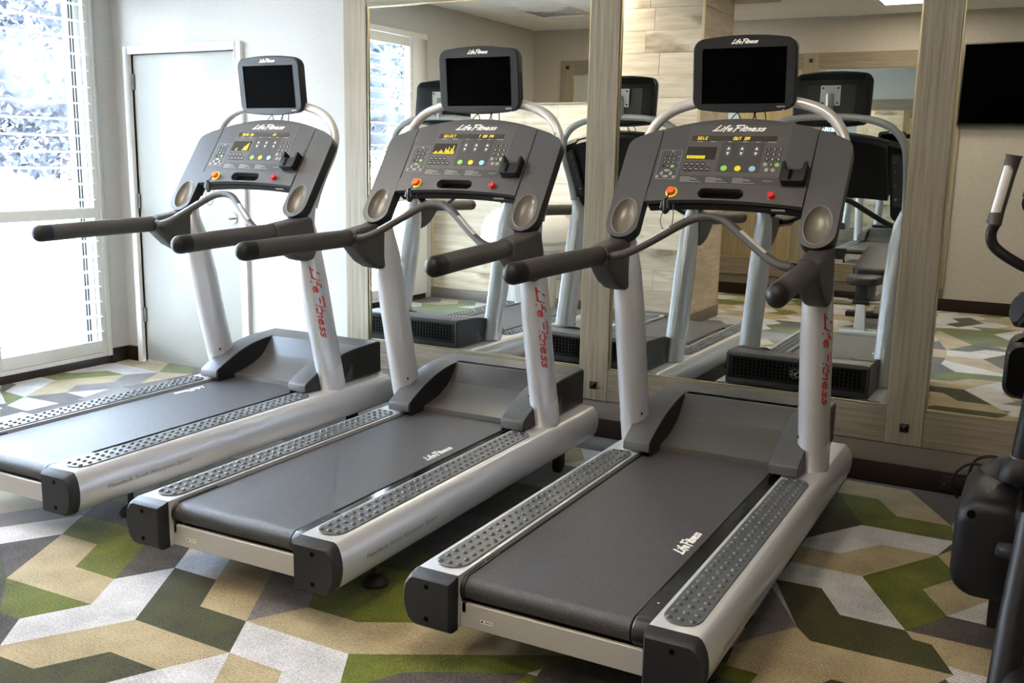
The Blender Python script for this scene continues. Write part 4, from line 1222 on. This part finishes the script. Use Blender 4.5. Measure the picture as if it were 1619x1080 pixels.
        for i_, (x, v) in enumerate(out):
            if v == 0 and abs(x) < 0.16:
                v = 0.237 - k
            if v == 1 and abs(x) < 0.16:
                v = -0.019 + k
            if v > 0.1:
                v += 0.017 * (1 - (x / 0.2) ** 2)
            else:
                v -= 0.016 * (1 - (x / 0.2) ** 2)
            res.append((x, v))
        return res
    mon = obj('monitor', MB().plate(mon_outline(0.004), [rrect(-0.163, 0.163, 0.0, 0.2075, 0.002)], MON, 0.0, -0.006, back=False, hole_depth=-0.005)
              .loft([[MON(p[0], p[1], 0.0) for p in mon_outline(0.004)], [MON(p[0], p[1], -0.004) for p in mon_outline(0.0)], [MON(p[0], p[1], -0.030) for p in mon_outline(0.0)], [MON(p[0], p[1], -0.031) for p in mon_outline(0.003)]], caps=False), 'charcoal', t, smooth=40)
    obj('monitor_back', MB().loft([[MON(p[0], p[1], -0.031) for p in mon_outline(0.004)], [MON(p[0], p[1], -0.052) for p in mon_outline(0.006)], [MON(p[0], p[1], -0.0585) for p in mon_outline(0.013)]]), 'charcoal', mon, smooth=40)
    obj('monitor_screen', MB().flat(rrect(-0.164, 0.164, -0.001, 0.2085, 0.002), MON, -0.0045), 'screen', mon, smooth=0)
    mt_ = MB()
    script_logo(mt_, MON, -0.047, 0.2235, 0.098, 0.0155, wv=0.0008, shear=0.5, thick=0.12)
    put_text(mt_, 'HDTV', MON, 0.134, -0.0150, w=0.030, hgt=0.0068, wv=0.0008)
    obj('monitor_lettering', mt_, 'white', mon, smooth=0)
    obj('power_light', MB().prism(ellipse(0.159, -0.0235, 0.003, 0.002, 8), MON, 0.0, 0.0012), 'blueled', mon, smooth=0)
    vn = MB()
    for k in range(3):
        vn.prism(rrect(-0.165, 0.165, 0.205 + k * 0.011, 0.2105 + k * 0.011, 0.002), MON, -0.0580, -0.0592)
    obj('monitor_vents', vn, 'blackdeep', mon, smooth=0)
    obj('monitor_recess', MB().prism(rrect(-0.125, 0.125, 0.0, 0.178, 0.006), MON, -0.058, -0.0595), 'black', mon, smooth=0)
    cbl = MB()
    for x, d in ((-0.035, 0.012), (-0.022, -0.014), (0.03, 0.010), (0.045, -0.004), (0.075, 0.006)):
        q0 = Vector(MON(x, -0.028, -0.045))
        q1 = Vector(PANEL(x + d, 0.392, -0.03))
        cbl.tube(catmull([q0, (q0 + q1) / 2 + Vector((d * 1.4, -0.008, -0.004)), q1], 4), 0.0023, 6)
    obj('monitor_cables', cbl, 'black', mon, smooth=50)
    return t

MT['dim2'] = mat('rail_print', (96, 92, 90), 0.5)
MT['violet'] = mat('violet_key', (96, 92, 168), 0.5)
MT['chrome_pad'] = mat('sensor_pad', (206, 206, 204), 0.3, 0.4)

proto = make_treadmill()
# fitted positions: x, y of the rear end, turn about z
TPOS = [(-3.5168, -2.4415, 0.00918), (-2.2699, -2.4700, 0.01434), (-1.1027, -2.4739, 0.00457)]
LAB = ['grey treadmill beside the white door and the shuttered window',
       'middle treadmill of the row, its amber display reading SELECT',
       'treadmill in front of the dark-studded post, next to the cross trainer']
proto.location = (TPOS[0][0], TPOS[0][1], 0)
proto.rotation_euler = (0, 0, TPOS[0][2])
proto['label'] = LAB[0]
mills = [proto] + [copy_tree(proto, (TPOS[k][0], TPOS[k][1], 0), TPOS[k][2], LAB[k]) for k in (1, 2)]
# what differs from one to the next: the amber display, the running profile, the belt mark
SHOW = [('RESS OU', -0.150, 'AT', 0.052), ('SELECT', -0.152, 'T OR PA', 0.028), ('SELE', -0.155, 'OUT OR', -0.012)]
BARS = [[0, 0, 0, 1, 2, 0, 0, 0, 0, 1, 3, 4, 5, 6, 0], [1, 2, 2, 1, 2, 3, 2, 1, 4, 3, 5, 2, 4, 6, 2], [2, 2, 2, 2, 2, 2, 2, 2, 2, 2, 0, 0, 0, 0, 0]]
for k, t in enumerate(mills):
    cons = [c_ for c_ in t.children if c_.name.split('.')[0] == 'console'][0]
    belt = [c_ for c_ in t.children if c_.name.split('.')[0] == 'running_belt'][0]
    a, xa, b, xb = SHOW[k]
    for word, xw in ((a, xa), (b, xb)):
        dm = MB()
        led_text(dm, word, PANEL, xw, 0.3025, 0.0068, 0.0122, 0.0108, 0.0022)
        obj('display_letters', dm, 'amber', cons, smooth=0)
    mm = MB()
    for i, n in enumerate(BARS[k]):
        for j in range(n):
            x, v = -0.1803 + i * 0.0074, 0.2165 + j * 0.0077
            mm.flat([(x + 0.0012, v - 0.0028), (x + 0.0062, v - 0.0028), (x + 0.0062, v + 0.0028), (x + 0.0012, v + 0.0028)], PANEL, 0.0023)
    obj('matrix_dots', mm, 'amber', cons, smooth=0)
    lm_ = MB()
    if k == 0:
        # this belt has stopped with its mark the other way round, near the far edge
        fnb = lambda p, q, c_: (-0.240 + q, 1.330 - p, 0.2686 + c_)
    else:
        y0, xx = ((0, 0), (0.930, 0.176), (0.561, 0.186))[k]
        fnb = lambda p, q, c_, y0=y0, xx=xx: (xx + 0.018 - q, y0 + p, 0.2686 + c_)
    script_logo(lm_, fnb, 0, 0, 0.19, 0.036, shear=0.25, thick=0.11)
    obj('belt_lettering', lm_, 'white', belt, smooth=0)
# ------------------------------------------------------------------ cross trainer at the edge of the picture (local origin on the floor)
def cross_trainer():
    t = thing('cross_trainer', 'dark cross trainer with silver hand grips by the last mirror', 'cross trainer', (0.0, 0.0, 0.0))
    Y = -1.45
    obj('base_rail', MB().box(0.10, 0.16, -2.75, -0.45, 0.03, 0.10).box(-0.02, 0.62, -0.56, -0.46, 0.0, 0.05).box(-0.02, 0.62, -2.72, -2.62, 0.0, 0.05), 'trainer', t, bevel=0.01)
    # drive housing: a drum with rounded edges
    hx0, hx1 = -0.172, 0.022
    out = [(0, 0)]
    def drum(y, k):
        return [(a, y, b) for a, b in rrect(hx0 + k, hx1 - k, 0.205 + k, 0.515 - k, 0.075 - k * 0.6, 7)]
    hs = MB().loft([drum(-1.66, 0.035), drum(-1.648, 0.012), drum(-1.62, 0.0), drum(-1.26, 0.0), drum(-1.23, 0.02)])
    h = obj('drive_housing', hs, 'trainer', t, smooth=50)
    obj('housing_seam', MB().loft([[(0.0 - 0.016 + 0.012 * q, y, z) for y, z in rrect(-1.66, -1.24, 0.2025, 0.5175, 0.07, 7)] for q in (0, 1)]), 'trainer', h, smooth=50)
    obj('housing_hole', MB().lathe([(0.012, -1.6605), (0.012, -1.640)], (-0.128, 0, 0.468), 14, 'y'), 'blackdeep', h)
    obj('housing_leg', MB().box(-0.06, 0.14, -1.55, -1.35, 0.085, 0.21), 'trainer', h, bevel=0.01)
    obj('top_plate', MB().tube(catmull([(-0.11, -1.36, 0.505), (-0.06, -1.34, 0.545), (0.02, -1.33, 0.56), (0.12, -1.33, 0.555)], 5), (0.06, 0.012), 14), 'trainer', h, smooth=50)
    # pivot and the left lower arm, boot, shaft
    obj('pivot_housing', MB().tube(catmull([(-0.077, -1.50, 1.055), (-0.060, -1.49, 1.052), (0.0, -1.46, 1.045), (0.12, -1.42, 1.04), (0.20, -1.40, 1.04)], 4), [(0.022, 0.028)] + [(0.036, 0.04)] * 2 + [(0.045, 0.052)] * 14, 18), 'trainer', t, smooth=60)
    for s_ in (0, 1):
        dx = 0.55 * s_
        mx = (lambda x: x + dx) if not s_ else (lambda x: 0.52 - x)
        arm = obj('swing_arm', MB().tube(catmull([(mx(-0.155), Y, 1.30), (mx(-0.166), Y, 1.262), (mx(-0.150), Y, 1.222), (mx(-0.085), Y, 1.18), (mx(0.01), Y + 0.02, 1.135), (mx(0.055), Y + 0.04, 1.06), (mx(0.03), Y + 0.03, 0.98)], 6), 0.0155, 14), 'trainer', t, smooth=60)
        gp = [(mx(-0.162), Y, 1.292), (mx(-0.156), Y, 1.33), (mx(-0.139), Y, 1.43), (mx(-0.129), Y, 1.485), (mx(-0.128), Y, 1.492)]
        obj('hand_grip', MB().tube(gp, [0.0215, 0.0195, 0.0195, 0.021, 0.0245], 18), 'grip', arm, smooth=50)
        sp_ = MB()
        rows_ = []
        for k in range(8):
            f = k / 7
            p = Vector((mx(-0.1565 + 0.0225 * f), Y, 1.327 + 0.135 * f))
            rows_.append([(p.x + 0.0203 * math.sin(a), p.y - 0.0203 * math.cos(a), p.z) for a in (-1.0, -0.7, -0.35, 0, 0.3, 0.55)])
        sp_.loft(rows_, caps=False, closed=False)
        obj('pulse_sensor', sp_, 'plate', arm, smooth=60, fix=False, label='silver pulse sensor plate')
        lo = [(mx(0.020), Y + 0.03, 1.02), (mx(0.012), Y + 0.02, 0.90), (mx(-0.004), Y + 0.0, 0.70), (mx(-0.012), Y - 0.0, 0.60)]
        obj('link_arm', MB().tube(lo, 0.036, 18), 'trainer', t, smooth=60)
        obj('link_collar', MB().tube([(mx(-0.0125), Y, 0.605), (mx(-0.013), Y, 0.597)], 0.0385, 18), 'steel', t, smooth=50)
        bt_ = [(mx(-0.010), Y, 0.598), (mx(-0.014), Y, 0.575), (mx(-0.018), Y, 0.545), (mx(-0.018), Y, 0.53)]
        obj('arm_boot', MB().tube(bt_, [0.040, 0.052, 0.060, 0.058], 20), 'trainer', t, smooth=50)
        obj('arm_shaft', MB().tube([(mx(-0.006), Y, 0.56), (mx(0.0), Y, 0.44)], 0.028, 16), 'trainer', t, smooth=50)
        pe = MB().tube([(mx(0.03), -1.45, 0.50), (mx(0.03), -2.0, 0.33), (mx(0.03), -2.6, 0.16)], 0.03, 14)
        pl = obj('pedal_link', pe, 'trainer', t, smooth=50)
        obj('foot_plate', MB().prism(rrect(-0.05, 0.13, -2.05, -1.72, 0.05), lambda a, b, c_: (mx(a) if not s_ else 0.52 - a, b, c_ - 0.30 * (b + 1.72)), 0.40, 0.425), 'trainer', pl, bevel=0.006)
    obj('rear_post', MB().tube([(0.030, -2.05, 0.62), (0.012, -2.15, 0.40), (-0.006, -2.30, 0.05)], 0.036, 16), 'trainer', t, smooth=50)
    obj('front_column', MB().tube([(0.26, -0.62, 0.05), (0.26, -0.80, 0.70), (0.26, -1.25, 1.30)], (0.05, 0.07), 16), 'trainer', t, smooth=50)
    obj('front_stay', MB().box(0.16, 0.26, -0.66, -0.58, 0.03, 0.12), 'trainer', t, bevel=0.01)
    obj('console_head', MB().box(0.08, 0.44, -1.34, -1.20, 1.28, 1.56), 'trainer', t, bevel=0.03)
    obj('pivot_bar', MB().tube([(0.02, -1.43, 1.04), (0.26, -1.12, 1.05), (0.50, -1.43, 1.04)], 0.025, 12), 'trainer', t, smooth=50)
cross_trainer()

# ------------------------------------------------------------------ weight bench (seen in the mirror)
def bench():
    t = thing('weight_bench', 'dark padded weight bench with chrome frame, seen in the mirror', 'bench', (-1.40, -4.35, 0))
    obj('seat_pad', MB().prism(rrect(-0.155, 0.155, 0.0, 0.34, 0.05), lambda a, b, c_: (a * (1 - 0.3 * max(0, (b - 0.2) / 0.14)), b, c_), 0.43, 0.50), 'vinyl', t, bevel=0.022, seg=3, smooth=60)
    bp_ = MB().prism(rrect(-0.15, 0.15, 0.0, 0.80, 0.06), lambda a, b, c_: (a, -0.04 - b * 0.98, 0.475 + b * 0.19 + c_), 0.0, 0.07)
    obj('back_pad', bp_, 'vinyl', t, bevel=0.022, seg=3, smooth=60)
    obj('front_post', MB().prism([(-0.05, 0), (0.05, 0), (0.035, 0.30), (-0.035, 0.30)], lambda a, b, c_: (a, 0.20 + c_, b), 0.0, 0.06), 'silver_light', t, bevel=0.008)
    obj('foot_bar', MB().tube([(-0.24, 0.235, 0.285), (0.24, 0.235, 0.285)], 0.022, 14), 'chrome', t)
    obj('roller_pad', MB().tube([(-0.07, 0.24, 0.285), (0.07, 0.24, 0.285)], 0.030, 14), 'vinyl', t)
    obj('adjuster', MB().box(-0.05, 0.05, 0.14, 0.28, 0.30, 0.43), 'black', t, bevel=0.015)
    obj('spine', MB().box(-0.03, 0.03, -0.95, 0.22, 0.20, 0.27), 'silver_light', t, bevel=0.006)
    obj('rear_post', MB().prism([(-0.04, 0), (0.04, 0), (0.03, 0.60), (-0.03, 0.60)], lambda a, b, c_: (a, -0.80 + c_, b), -0.03, 0.03), 'silver_light', t, bevel=0.006)
    obj('rear_foot', MB().box(-0.30, 0.30, -0.86, -0.76, 0.0, 0.05), 'black', t, bevel=0.01)
    obj('front_foot', MB().box(-0.16, 0.16, 0.19, 0.27, 0.0, 0.035), 'silver_light', t, bevel=0.008)
    obj('pad_hinge', MB().box(-0.06, 0.06, -0.12, 0.06, 0.26, 0.45), 'steel', t, bevel=0.01)
bench()

# ------------------------------------------------------------------ towel bin (seen in the mirror)
def towel_bin():
    t = thing('towel_bin', 'white domed bin with ribbed sides in front of the plank half wall', 'bin', (-4.27, -3.36, 0))
    prof = [(0.26, 0.0), (0.27, 0.01)]
    body = MB()
    rings = []
    n = 64
    for r0, z in ((0.265, 0.0), (0.275, 0.02), (0.290, 0.35), (0.300, 0.60), (0.305, 0.62)):
        rings.append([((r0 - (0.012 if j % 4 < 2 and 0.01 < z < 0.61 else 0)) * math.cos(2 * PI * j / n), (r0 - (0.012 if j % 4 < 2 and 0.01 < z < 0.61 else 0)) * math.sin(2 * PI * j / n), z) for j in range(n)])
    body.loft(rings)
    obj('bin_body', body, 'white_plastic', t, smooth=30)
    lid = [(0.31, 0.615), (0.42, 0.64), (0.425, 0.70), (0.42, 0.80), (0.385, 0.90), (0.30, 0.975), (0.16, 1.01), (0.02, 1.018)]
    obj('bin_lid', MB().lathe(lid, n=40), 'white_plastic', t, smooth=50)
    obj('lid_band', MB().lathe([(0.4265, 0.685), (0.4285, 0.69), (0.4285, 0.71), (0.4265, 0.715)], n=40, caps=False), 'plate', t, smooth=50)
towel_bin()

# ------------------------------------------------------------------ outside the window
gr = struct('ground_outside', MB().box(-40, -5.92, -30, 25, -0.25, -0.06), 'pave', smooth=0)
struct('path_kerb', MB().box(-9.2, -9.0, -20, 12, -0.06, 0.06), 'stucco', bevel=0.01)
gw = thing('garden_wall', 'pale low garden wall across the paving outside the window', 'wall', (-14.2, -2.0, -0.06))
for k in range(4):
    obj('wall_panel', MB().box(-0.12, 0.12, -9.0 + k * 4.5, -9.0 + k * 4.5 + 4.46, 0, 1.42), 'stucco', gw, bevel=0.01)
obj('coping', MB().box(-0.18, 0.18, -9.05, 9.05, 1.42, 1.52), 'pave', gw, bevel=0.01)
def tree(x, y, hgt, cr, seed, label):
    r_ = random.Random(seed)
    t = thing('garden_tree', label, 'tree', (x, y, -0.06), 0, 'trees outside the window')
    obj('trunk', MB().tube([(0, 0, 0), (0.06, 0.03, hgt * 0.3), (0, 0.08, hgt * 0.6)], [0.14, 0.10, 0.05], 10), 'bark', t, smooth=60)
    cm = MB()
    for k in range(9500):
        while True:
            p = Vector((r_.uniform(-1, 1), r_.uniform(-1, 1), r_.uniform(-1, 1)))
            if 0.15 < p.length < 1:
                break
        p = Vector((p.x * cr, p.y * cr, hgt * 0.62 + p.z * hgt * 0.36))
        a = Vector((r_.uniform(-1, 1), r_.uniform(-1, 1), r_.uniform(-1, 1))).normalized()
        b = a.orthogonal().normalized()
        s_ = r_.uniform(0.04, 0.08)
        cm.add([p - a * s_, p + b * s_ * 0.5, p + a * s_, p - b * s_ * 0.5], [(0, 1, 2, 3)])
    core = MB()
    for k in range(26):
        a = Vector((r_.uniform(-1, 1), r_.uniform(-1, 1), r_.uniform(-1, 1)))
        a = a.normalized() * r_.uniform(0.2, 0.72)
        q, rr_ = Vector((a.x * cr, a.y * cr, hgt * 0.62 + a.z * hgt * 0.36)), r_.uniform(0.26, 0.44) * cr
        core.lathe([(rr_ * math.sin(PI * j / 6) + 0.001, -rr_ * math.cos(PI * j / 6)) for j in range(7)], q, 10)
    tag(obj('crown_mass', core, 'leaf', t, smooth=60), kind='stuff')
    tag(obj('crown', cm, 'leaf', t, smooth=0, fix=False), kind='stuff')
tree(-10.6, -0.6, 4.6, 1.5, 1, 'leafy tree outside the window nearest the door corner')
tree(-11.0, -4.6, 5.2, 1.7, 2, 'tallest leafy tree outside behind the shutters')
tree(-11.0, 3.6, 4.2, 1.4, 3, 'smallest leafy tree outside past the corner')
tree(-10.8, -9.0, 4.8, 1.6, 4, 'leafy tree outside beyond the far end of the window')
